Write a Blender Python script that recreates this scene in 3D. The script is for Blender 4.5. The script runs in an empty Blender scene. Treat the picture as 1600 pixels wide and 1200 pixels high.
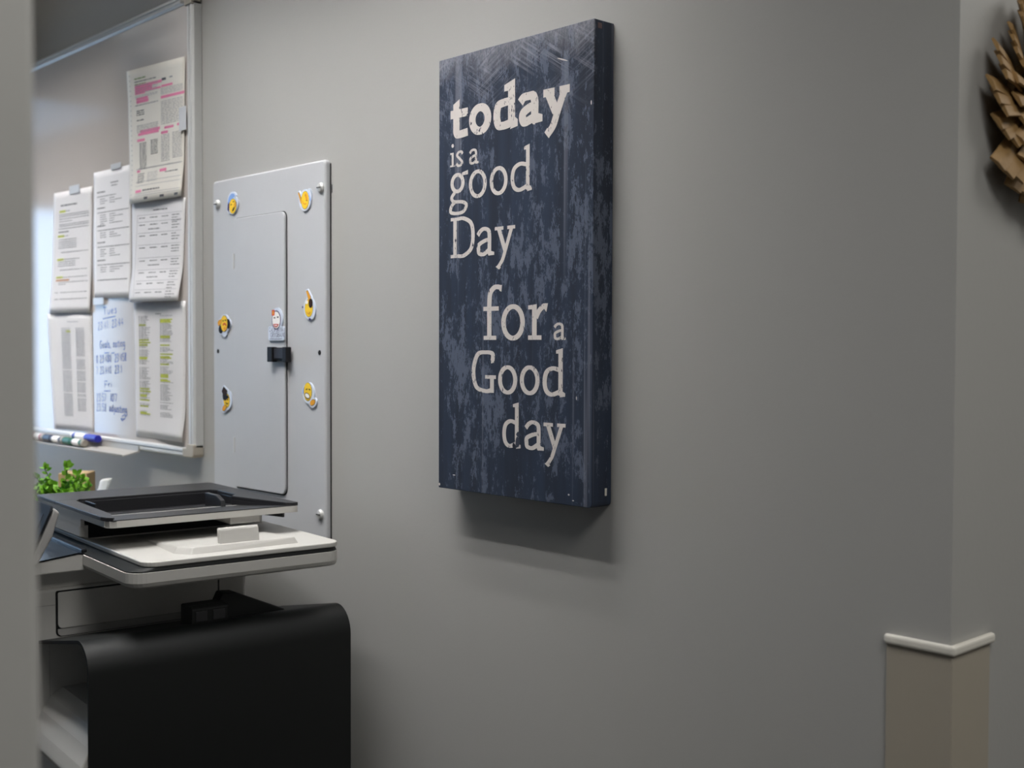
import bpy, bmesh, math, random
from mathutils import Vector, Matrix
random.seed(7)
SC = bpy.context.scene
COL = SC.collection

# ------------------------------------------------------------------ camera
F_PX, YAW, PITCH, ROLL = 1845.0, 0.82107, -0.03023, 0.00332
cam_d = bpy.data.cameras.new('camera')
cam_d.sensor_fit = 'HORIZONTAL'; cam_d.sensor_width = 17.3
cam_d.lens = F_PX * 17.3 / 1600.0
cam_d.clip_start = 0.02; cam_d.clip_end = 60
cam_d.dof.use_dof = True; cam_d.dof.focus_distance = 1.62; cam_d.dof.aperture_fstop = 2.7
cam = bpy.data.objects.new('camera', cam_d); COL.objects.link(cam)
fwd = Vector((-math.sin(YAW), math.cos(YAW), 0)); rgt = Vector((math.cos(YAW), math.sin(YAW), 0)); up = Vector((0, 0, 1))
f2 = fwd * math.cos(PITCH) + up * math.sin(PITCH); u2 = up * math.cos(PITCH) - fwd * math.sin(PITCH)
r3 = rgt * math.cos(ROLL) + u2 * math.sin(ROLL); u3 = u2 * math.cos(ROLL) - rgt * math.sin(ROLL)
M = Matrix(((r3.x, u3.x, -f2.x, 0.0), (r3.y, u3.y, -f2.y, -1.135), (r3.z, u3.z, -f2.z, 1.5), (0, 0, 0, 1)))
cam.matrix_world = M
SC.camera = cam

# ------------------------------------------------------------------ world, light, exposure
SC.view_settings.view_transform = 'Standard'
SC.view_settings.look = 'None'
SC.view_settings.gamma = 1.0
SC.view_settings.use_curve_mapping = False
SC.view_settings.exposure = 0.0
W = bpy.data.worlds.new('overcast_sky'); SC.world = W; W.use_nodes = True
bg = W.node_tree.nodes['Background']
bg.inputs[0].default_value = (0.44, 0.68, 1.0, 1); bg.inputs[1].default_value = 5.6

def area_light(name, loc, sx, sy, power, color, rot=(0, 0, 0), spread=180):
    d = bpy.data.lights.new(name, 'AREA'); d.shape = 'RECTANGLE'; d.size = sx; d.size_y = sy
    d.energy = power; d.color = color; d.spread = math.radians(spread)
    o = bpy.data.objects.new(name, d); o.location = loc; o.rotation_euler = rot; COL.objects.link(o)
    return o
CEIL = 2.44
TROFFERS = [(-1.57, -0.465), (-2.98, -0.465), (-1.68, -2.9), (-3.45, -2.9)]
#            centre, power, wide-share spread, lobe power, lobe tilt, lobe spread
for (tx, ty), (k, sp, kl, tl, sl) in zip(TROFFERS, ((0.66, 124, 1.55, 23, 77), (0.75, 101, 1.25, 20, 59), (0.3, 117, 0.3, 28, 62), (0.3, 117, 0.3, 28, 62))):
    for dy, e in ((0.138, 0.84), (0.0, 0.92), (-0.138, 1.10)):
        # each tube: a wide downward share and the two lobes its parabolic reflector throws to either side
        area_light('tube_light', (tx, ty + dy, CEIL - 0.012), 1.16, 0.03, e * k, (1.0, 0.983, 0.967), spread=sp)
        area_light('tube_light', (tx, ty + dy, CEIL - 0.016), 1.16, 0.03, e * kl, (1.0, 0.983, 0.967), rot=(math.radians(tl), 0, 0), spread=sl)
        area_light('tube_light', (tx, ty + dy, CEIL - 0.016), 1.16, 0.03, e * kl, (1.0, 0.983, 0.967), rot=(math.radians(-tl), 0, 0), spread=sl)
for hy, e in ((0.95, 9.5), (-0.70, 11.0)):
    area_light('hall_light', (0.20, hy, CEIL - 0.012), 0.6, 1.1 if hy > 0 else 0.6, e, (1.0, 0.985, 0.945), spread=170)
po = area_light('window_portal', (-4.22, -0.49, 1.565), 0.78, 0.93, 0, (1, 1, 1), rot=(math.pi / 2, 0, -math.pi / 2))
po.data.cycles.is_portal = True

# ------------------------------------------------------------------ helpers
def s2l(c):
    c = c / 255.0
    return c / 12.92 if c <= 0.04045 else ((c + 0.055) / 1.055) ** 2.4
def lin(rgb): return (s2l(rgb[0]), s2l(rgb[1]), s2l(rgb[2]), 1.0)

class NT:
    def __init__(s, mat): s.t = mat.node_tree; s.n = s.t.nodes; s.b = s.n['Principled BSDF']
    def new(s, typ, **kw):
        n = s.n.new(typ)
        for k, v in kw.items(): setattr(n, k, v)
        return n
    def link(s, a, b): s.t.links.new(a, b)
    def coord(s, scale=(1, 1, 1), rot=(0, 0, 0)):
        tc = s.new('ShaderNodeTexCoord'); mp = s.new('ShaderNodeMapping')
        mp.inputs['Scale'].default_value = scale; mp.inputs['Rotation'].default_value = rot
        s.link(tc.outputs['Object'], mp.inputs[0]); return mp.outputs[0]
    def noise(s, scale, vec, detail=3, rough=0.55):
        n = s.new('ShaderNodeTexNoise'); n.inputs['Scale'].default_value = scale
        n.inputs['Detail'].default_value = detail; n.inputs['Roughness'].default_value = rough
        s.link(vec, n.inputs['Vector']); return n.outputs['Fac']
    def ramp(s, fac, lo, hi, a=0.0, b=1.0):
        n = s.new('ShaderNodeMapRange'); n.inputs[1].default_value = lo; n.inputs[2].default_value = hi
        n.inputs[3].default_value = a; n.inputs[4].default_value = b
        s.link(fac, n.inputs[0]); return n.outputs[0]
    def math(s, op, a, b):
        n = s.new('ShaderNodeMath', operation=op)
        for i, v in enumerate((a, b)):
            if isinstance(v, (int, float)): n.inputs[i].default_value = v
            else: s.link(v, n.inputs[i])
        return n.outputs[0]
    def mix(s, fac, a, b):
        n = s.new('ShaderNodeMix', data_type='RGBA')
        if isinstance(fac, (int, float)): n.inputs[0].default_value = fac
        else: s.link(fac, n.inputs[0])
        for i, v in ((6, a), (7, b)):
            if isinstance(v, tuple): n.inputs[i].default_value = v
            else: s.link(v, n.inputs[i])
        return n.outputs[2]
    def bump(s, h, strength, dist=0.001):
        n = s.new('ShaderNodeBump'); n.inputs['Strength'].default_value = strength; n.inputs['Distance'].default_value = dist
        s.link(h, n.inputs['Height']); s.link(n.outputs[0], s.b.inputs['Normal'])

def mat(name, rgb, rough=0.5, metal=0.0, var=0.04, scale=40, bump=0.0, bscale=400, coat=0.0, spec=0.5):
    m = bpy.data.materials.new(name); m.use_nodes = True; t = NT(m)
    c = lin(rgb)
    v = t.coord()
    f = t.noise(scale, v)
    a = tuple(max(0, x * (1 - var)) for x in c[:3]) + (1,); b = tuple(min(1, x * (1 + var)) for x in c[:3]) + (1,)
    t.link(t.mix(f, a, b), t.b.inputs['Base Color'])
    t.b.inputs['Roughness'].default_value = rough; t.b.inputs['Metallic'].default_value = metal
    t.b.inputs['Coat Weight'].default_value = coat; t.b.inputs['Specular IOR Level'].default_value = spec
    if bump: t.bump(t.noise(bscale, v, 2), bump)
    return m

def link(name, verts, faces, m, parent=None, smooth=False, bevel=0.0, seg=2):
    me = bpy.data.meshes.new(name); me.from_pydata([tuple(v) for v in verts], [], faces); me.update()
    bm = bmesh.new(); bm.from_mesh(me); bmesh.ops.recalc_face_normals(bm, faces=bm.faces); bm.to_mesh(me); bm.free()
    if isinstance(m, (list, tuple)):
        for x in m: me.materials.append(x)
    else: me.materials.append(m)
    o = bpy.data.objects.new(name, me); COL.objects.link(o)
    if parent: o.parent = parent
    if smooth:
        for p in me.polygons: p.use_smooth = True
    if bevel:
        b = o.modifiers.new('bevel', 'BEVEL'); b.width = bevel; b.segments = seg; b.limit_method = 'ANGLE'; b.angle_limit = math.radians(40)
    return o

class MB:
    def __init__(s): s.v = []; s.f = []
    def add(s, vs, fs):
        k = len(s.v); s.v += [tuple(v) for v in vs]; s.f += [tuple(i + k for i in f) for f in fs]; return s
    def box(s, x0, x1, y0, y1, z0, z1):
        return s.add([(x, y, z) for z in (z0, z1) for y in (y0, y1) for x in (x0, x1)],
                     [(0, 2, 3, 1), (4, 5, 7, 6), (0, 1, 5, 4), (2, 6, 7, 3), (0, 4, 6, 2), (1, 3, 7, 5)])
    def loft(s, loops, cap=True):
        n = len(loops[0]); k = len(s.v)
        for l in loops: s.v += [tuple(p) for p in l]
        for j in range(len(loops) - 1):
            for i in range(n):
                a = k + j * n + i; b = k + j * n + (i + 1) % n
                s.f.append((a, b, b + n, a + n))
        if cap:
            s.f.append(tuple(k + i for i in range(n))[::-1]); s.f.append(tuple(k + (len(loops) - 1) * n + i for i in range(n)))
        return s
    def tube(s, pts, rad, n=8, cap=True):
        pts = [Vector(p) for p in pts]; loops = []
        rr = rad if isinstance(rad, (list, tuple)) else [rad] * len(pts)
        for i, p in enumerate(pts):
            d = (pts[min(i + 1, len(pts) - 1)] - pts[max(i - 1, 0)]).normalized()
            a = d.orthogonal().normalized() if abs(d.z) < 0.9 else d.cross(Vector((1, 0, 0))).normalized()
            b = d.cross(a)
            loops.append([p + (a * math.cos(t) + b * math.sin(t)) * rr[i] for t in [2 * math.pi * q / n for q in range(n)]])
        return s.loft(loops, cap)
    def put(s, name, m, parent=None, **kw): return link(name, s.v, s.f, m, parent, **kw)

def rrect(x0, x1, y0, y1, r=0.01, n=5):
    rs = r if isinstance(r, (list, tuple)) else [r] * 4          # order: x0y0, x1y0, x1y1, x0y1
    out = []
    for (cx, cy, a0), rad in zip(((x0, y0, 180), (x1, y0, 270), (x1, y1, 0), (x0, y1, 90)), rs):
        ox = cx + rad if cx == x0 else cx - rad; oy = cy + rad if cy == y0 else cy - rad
        if rad <= 0: out.append((cx, cy)); continue
        for k in range(n + 1):
            a = math.radians(a0 + 90 * k / n); out.append((ox + rad * math.cos(a), oy + rad * math.sin(a)))
    return out
def P_xy(pts, z): return [(x, y, z) for x, y in pts]
def P_xz(pts, y): return [(x, y, z) for x, z in pts]
def P_yz(pts, x): return [(x, y, z) for y, z in pts]

def tag(o, label=None, cat=None, group=None, kind=None):
    for k, v in (('label', label), ('category', cat), ('group', group), ('kind', kind)):
        if v: o[k] = v
    return o
def empty(name, loc, rz=0.0):
    o = bpy.data.objects.new(name, None); o.location = loc; o.rotation_euler = (0, 0, rz); o.empty_display_size = 0.05
    COL.objects.link(o); return o

# ------------------------------------------------------------------ materials
def wall_mat(name, rgb, rough=0.40):
    m = bpy.data.materials.new(name); m.use_nodes = True; t = NT(m); c = lin(rgb); v = t.coord()
    f = t.noise(1.6, v, 4)
    t.link(t.mix(f, tuple(x * 0.97 for x in c[:3]) + (1,), tuple(x * 1.03 for x in c[:3]) + (1,)), t.b.inputs['Base Color'])
    t.b.inputs['Roughness'].default_value = rough; t.b.inputs['Specular IOR Level'].default_value = 0.5
    t.bump(t.math('ADD', t.noise(190, v, 2), t.noise(60, v, 2)), 0.16, 0.0008)
    return m
M_WALL = wall_mat('grey_wall_paint', (172, 171, 168))
M_CEIL = wall_mat('white_ceiling', (215, 214, 210), 0.9)
M_FLOOR = mat('grey_carpet', (70, 68, 66), 0.95, var=0.25, scale=60, bump=0.6, bscale=300)
M_WHITE = mat('printer_white_plastic', (194, 192, 187), 0.45, var=0.02, bump=0.06, bscale=1200)
M_GREYP = mat('printer_grey_plastic', (170, 168, 165), 0.5, var=0.02, bump=0.06, bscale=1200)
M_BLACK = mat('printer_black_plastic', (38, 38, 41), 0.38, var=0.08, bump=0.05, bscale=1500)
M_SHELL = mat('matte_black_plastic', (20, 22, 22), 0.5, var=0.06, bump=0.08, bscale=1200, spec=0.35)
M_GAP = mat('dark_gap', (14, 14, 15), 0.8)
M_GLOSSB = mat('gloss_black', (24, 25, 29), 0.30, var=0.05, spec=0.35)
M_GLOSST = mat('console_gloss_black', (22, 23, 27), 0.22, var=0.05, spec=0.2)
M_BEZEL = mat('satin_black', (36, 38, 42), 0.6, var=0.05, spec=0.1)
M_SCREEN = mat('screen_glass', (58, 62, 70), 0.6, var=0.1, scale=10, spec=0.1)
M_ALU = mat('aluminium_frame', (212, 212, 210), 0.38, metal=0.15, var=0.04)
M_ALUP = mat('tray_aluminium', (186, 182, 176), 0.45, metal=0.3, var=0.04)
M_CAPB = mat('beige_plastic_cap', (176, 168, 154), 0.5, var=0.05)
M_BOARD = mat('whiteboard_enamel', (203, 195, 189), 0.13, var=0.01, scale=3, coat=0.0)
M_PANEL = mat('panel_grey_enamel', (191, 192, 195), 0.42, var=0.015, bump=0.05, bscale=900)
M_SCREW = mat('screw_steel', (206, 206, 204), 0.4, metal=0.2)
M_PAPER = mat('white_paper', (240, 238, 239), 0.8, var=0.015)
M_PAPERC = mat('cream_form_paper', (242, 237, 227), 0.8, var=0.015)
M_PAPERG = mat('grey_copy_paper', (228, 225, 225), 0.8, var=0.015)
M_INK = mat('grey_print', (96, 96, 100), 0.8)
M_INKL = mat('light_grey_print', (168, 168, 172), 0.8)
M_PINK = mat('pink_highlighter', (246, 146, 184), 0.8, var=0.08, scale=200)
M_YEL = mat('yellow_highlighter', (214, 222, 84), 0.8, var=0.08, scale=200)
M_ORG = mat('orange_highlighter', (226, 160, 110), 0.8)
M_GRN = mat('green_print', (120, 150, 70), 0.8)
M_TAPE = mat('clear_tape', (214, 216, 220), 0.3)
M_MARK = mat('blue_marker_ink', (88, 116, 190), 0.6, var=0.3, scale=120)
M_NAVYINK = mat('navy_print', (44, 54, 104), 0.6)
M_GUARD = mat('beige_vinyl_guard', (168, 160, 146), 0.55, var=0.02)
M_GCAP = mat('white_vinyl_cap', (222, 218, 208), 0.45, var=0.02)

# ------------------------------------------------------------------ setting
def structure(name, mb, m, **kw): return tag(mb.put(name, m, **kw), kind='structure')
XC, XJ, JT = -0.5655, -0.5655, 0.13            # corner, door plane, wall thickness
WX = -4.20
DJ = -0.9165                                    # near jamb
structure('floor', MB().box(-4.4, 1.3, -4.3, 3.3, -0.1, 0), M_FLOOR)
structure('ceiling', MB().box(-4.4, 1.3, -4.3, 3.3, CEIL, CEIL + 0.1), M_CEIL)
structure('wall_back', MB().loft([P_xy([(WX, 0), (XC, 0), (XC - JT, JT), (WX, JT)], z) for z in (0, CEIL)]), M_WALL)
structure('wall_right', MB().loft([P_xy([(XC, 0), (XC, 3.2), (XC - JT, 3.2), (XC - JT, JT)], z) for z in (0, CEIL)]), M_WALL)
structure('wall_left', MB().box(XJ - JT, XJ, -4.2, DJ, 0, CEIL), M_WALL, bevel=0.004)
structure('wall_front', MB().box(WX, XJ - JT, -4.3, -4.2, 0, CEIL), M_WALL)
structure('wall_hall_right', MB().box(1.1, 1.2, -4.2, 3.2, 0, CEIL), M_WALL)
structure('wall_hall_end', MB().box(XC - JT, 1.2, 3.2, 3.3, 0, CEIL), M_WALL)
structure('wall_hall_near', MB().box(XJ - JT, 1.2, -4.3, -4.2, 0, CEIL), M_WALL)
WINS = [(-0.88, -0.10)]; WZ0, WZ1 = 1.10, 2.03
ww = MB().box(WX - 0.1, WX, -4.3, -0.88, 0, CEIL).box(WX - 0.1, WX, -0.10, 0.13, 0, CEIL)
for w0, w1 in WINS: ww.box(WX - 0.1, WX, w0, w1, 0, WZ0).box(WX - 0.1, WX, w0, w1, WZ1, CEIL)
structure('wall_window', ww, M_WALL)
gm = bpy.data.materials.new('window_glass'); gm.use_nodes = True
gt = gm.node_tree; gt.nodes.clear()
o_ = gt.nodes.new('ShaderNodeOutputMaterial'); mx = gt.nodes.new('ShaderNodeMixShader'); tr = gt.nodes.new('ShaderNodeBsdfTransparent'); gl = gt.nodes.new('ShaderNodeBsdfGlossy')
gl.inputs['Roughness'].default_value = 0.02; mx.inputs[0].default_value = 0.06
gt.links.new(tr.outputs[0], mx.inputs[1]); gt.links.new(gl.outputs[0], mx.inputs[2]); gt.links.new(mx.outputs[0], o_.inputs[0])
for i, (w0, w1) in enumerate(WINS):
    win = empty('window_%d' % (i + 1), (WX - 0.05, (w0 + w1) / 2, WZ0)); tag(win, kind='structure')
    hw = (w1 - w0) / 2; hh = WZ1 - WZ0
    fr = MB()
    for a in (-hw, hw - 0.04): fr.box(-0.03, 0.03, a, a + 0.04, 0, hh)
    fr.box(-0.03, 0.03, -hw + 0.04, hw - 0.04, 0, 0.04).box(-0.03, 0.03, -hw + 0.04, hw - 0.04, hh - 0.04, hh)
    fr.put('window_frame', M_GCAP, win)
    MB().box(-0.003, 0.003, -hw + 0.04, hw - 0.04, 0.04, hh - 0.04).put('pane', gm, win)
# unseen box added left of the frame, keeps window light off the upper wall
structure('shade_soffit_1', MB().box(WX, -3.06, -0.30, 0.0, 2.135, CEIL), M_WALL)

# ceiling fixtures (out of view, carry the lamps)
M_TUBE = bpy.data.materials.new('lit_tube'); M_TUBE.use_nodes = True
M_TUBE.node_tree.nodes['Principled BSDF'].inputs['Emission Color'].default_value = (1, 0.96, 0.9, 1)
M_TUBE.node_tree.nodes['Principled BSDF'].inputs['Emission Strength'].default_value = 3.0
def troffer(x, y, label):
    t = empty('ceiling_light', (x, y, CEIL)); tag(t, label, 'ceiling light')
    f = MB()
    f.box(-0.61, 0.61, -0.26, -0.23, -0.006, 0.0).box(-0.61, 0.61, 0.23, 0.26, -0.006, 0.0).box(-0.61, -0.59, -0.23, 0.23, -0.006, 0).box(0.59, 0.61, -0.23, 0.23, -0.006, 0)
    f.put('frame', M_GCAP, t)
    for dy in (-0.138, 0, 0.138):
        MB().tube([(-0.58, dy, -0.002), (0.58, dy, -0.002)], 0.004, 8).put('tube', M_TUBE, t)
for (x, y), lb in zip(TROFFERS, ('long three-tube ceiling light nearest the doorway, above the electrical panel', 'long three-tube ceiling light above the far end of the whiteboard',
                                 'long three-tube ceiling light near the doorway, away from the whiteboard', 'long three-tube ceiling light in the far corner by the window')):
    troffer(x, y, lb)

# ------------------------------------------------------------------ corner guard
cg = empty('corner_guard', (XC, 0, 0.0)); tag(cg, 'beige vinyl corner guard with white cap on the outside wall corner', 'corner guard')
T = 0.004
gx, gy = -0.0695, 0.0795
MB().loft([P_xy([(gx, 0), (gx, -T), (T, -T), (T, gy), (0, gy), (0, 0)], z) for z in (0.1, 1.192)]).put('cover', M_GUARD, cg, bevel=0.0012)
C2 = 0.0075
MB().loft([P_xy([(gx - 0.002, 0), (gx - 0.002, -C2), (C2, -C2), (C2, gy + 0.006), (0, gy + 0.006), (0, 0)], z) for z in (1.1905, 1.2015)]).put('cap', M_GCAP, cg, bevel=0.0035, seg=3)

# ------------------------------------------------------------------ canvas sign
sg = empty('canvas_sign', (-1.182, -0.0195, 1.606)); tag(sg, 'navy distressed canvas wall sign with cream lettering hung on grey wall', 'sign')
def canvas_mat():
    m = bpy.data.materials.new('distressed_navy_canvas'); m.use_nodes = True; t = NT(m)
    navy = lin((45, 55, 73)); slate = lin((86, 94, 111)); pale = lin((128, 130, 142)); dark = lin((38, 44, 57))
    tc = t.new('ShaderNodeTexCoord'); sep = t.new('ShaderNodeSeparateXYZ'); t.link(tc.outputs['Object'], sep.inputs[0])
    big = t.noise(1.0, t.coord((9, 9, 4)), 3)
    pat = t.noise(1.0, t.coord((78, 78, 27)), 8, 0.68)
    fine = t.noise(1.0, t.coord((520, 520, 240)), 4, 0.65)
    p = t.math('ADD', t.math('ADD', pat, t.math('MULTIPLY', t.math('SUBTRACT', big, 0.5), 0.55)), t.math('MULTIPLY', t.math('SUBTRACT', fine, 0.5), 0.42))
    mask = t.ramp(p, 0.535, 0.585)
    st = t.noise(1.0, t.coord((85, 85, 1.1)), 2, 0.5)
    c = t.mix(t.ramp(t.noise(1.0, t.coord((40, 40, 3)), 3), 0.35, 0.65), dark, navy)
    c = t.mix(t.math('MULTIPLY', mask, 0.92), c, slate)
    c = t.mix(t.math('MULTIPLY', t.ramp(st, 0.62, 0.70), 0.45), c, pale)
    # diagonal scratches near the top
    front = t.math('LESS_THAN', sep.outputs['Y'], -0.0165)
    zt = t.math('MULTIPLY', t.ramp(sep.outputs['Z'], 0.19, 0.29), front)
    def diag(ang, along, across):
        m1 = t.new('ShaderNodeMapping'); m1.inputs['Rotation'].default_value = (0, ang, 0); t.link(tc.outputs['Object'], m1.inputs[0])
        m2 = t.new('ShaderNodeMapping'); m2.inputs['Scale'].default_value = (along, 20, across); t.link(m1.outputs[0], m2.inputs[0]); return m2.outputs[0]
    for ang, off in ((0.50, 0.0), (-0.55, 7.3)):
        s1 = t.noise(1.0, diag(ang, 9, 330), 3, 0.65)
        blot = t.ramp(t.noise(1.0, diag(ang * 1.3, 13 + off, 26), 2), 0.46, 0.60)
        k = t.math('MULTIPLY', t.math('MULTIPLY', t.ramp(s1, 0.48, 0.68), blot), zt)
        c = t.mix(t.math('MULTIPLY', k, 0.85), c, pale)
    rub = t.math('MULTIPLY', t.math('MULTIPLY', t.ramp(t.math('ADD', sep.outputs['Z'], t.math('MULTIPLY', t.math('SUBTRACT', t.noise(1.0, t.coord((30, 30, 12)), 4), 0.5), 0.09)), 0.272, 0.312), t.ramp(fine, 0.35, 0.65, 0.45, 1.0)), front)
    c = t.mix(t.math('MULTIPLY', rub, 0.6), c, lin((158, 158, 166)))
    t.link(c, t.b.inputs['Base Color']); t.b.inputs['Roughness'].default_value = 0.55
    t.b.inputs['Specular IOR Level'].default_value = 0.35
    t.bump(t.math('ADD', fine, pat), 0.1, 0.0006)
    return m
M_CANVAS = canvas_mat()
W2, H2 = 0.1535, 0.310
MB().loft([P_xz(rrect(-W2, W2, -H2, H2, [0.001, 0.006, 0.001, 0.001], 3), y) for y in (0.0185, -0.0185)]).put('canvas', M_CANVAS, sg, bevel=0.0045, seg=4)
def letter_mat():
    m = bpy.data.materials.new('cream_distressed_paint'); m.use_nodes = True; t = NT(m)
    n1 = t.noise(1.0, t.coord((330, 330, 150), (0, 0.6, 0)), 3, 0.65); big = t.noise(22.0, t.coord(), 2)
    k = t.ramp(t.math('ADD', n1, t.math('MULTIPLY', big, 0.35)), 0.80, 0.86)
    t.link(t.mix(k, lin((206, 199, 194)), lin((58, 62, 76))), t.b.inputs['Base Color']); t.b.inputs['Roughness'].default_value = 0.6
    t.b.inputs['Specular IOR Level'].default_value = 0.3
    return m
M_LETTER = letter_mat()

def catmull(pts, n=7, closed=False):
    out = []; N = len(pts)
    rng = range(N) if closed else range(N - 1)
    for i in rng:
        g = (lambda k: pts[k % N]) if closed else (lambda k: pts[min(max(k, 0), N - 1)])
        p0, p1, p2, p3 = g(i - 1), g(i), g(i + 1), g(i + 2)
        for k in range(n):
            t = k / n
            out.append(tuple(0.5 * (2 * b + (c - a) * t + (2 * a - 5 * b + 4 * c - d) * t * t + (3 * b - a - 3 * c + d) * t ** 3) for a, b, c, d in zip(p0, p1, p2, p3)))
    if not closed: out.append(tuple(pts[-1]))
    return out

class Ink2D:
    """flat strokes in an x-z plane; every stroke a hair further out"""
    def __init__(s, y, step=0.00001): s.y = y; s.step = step; s.k = 0; s.mb = MB()
    def lay(s): s.k += 1; return s.y - s.step * s.k
    def poly(s, pts):
        y = s.lay(); s.mb.add([(x, y, z) for x, z in pts], [tuple(range(len(pts)))])
    def rect(s, x0, x1, z0, z1): s.poly([(x0, z0), (x1, z0), (x1, z1), (x0, z1)])
    def stroke(s, pts, w, thin=1.0, closed=False, ends=None):
        y = s.lay(); n = len(pts); L = []; R = []
        for i in range(n):
            a = pts[(i - 1) % n] if closed else pts[max(i - 1, 0)]; b = pts[(i + 1) % n] if closed else pts[min(i + 1, n - 1)]
            dx, dz = b[0] - a[0], b[1] - a[1]; l = math.hypot(dx, dz) or 1e-9; dx /= l; dz /= l
            hw = w / 2 * (thin + (1 - thin) * abs(dz))
            if ends: hw *= ends[0] + (ends[1] - ends[0]) * i / (n - 1)
            L.append((pts[i][0] - dz * hw, y, pts[i][1] + dx * hw)); R.append((pts[i][0] + dz * hw, y, pts[i][1] - dx * hw))
        fs = [(i, i + 1, n + i + 1, n + i) for i in range(n - 1)]
        if closed: fs.append((n - 1, 0, n, 2 * n - 1))
        s.mb.add(L + R, fs)

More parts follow.
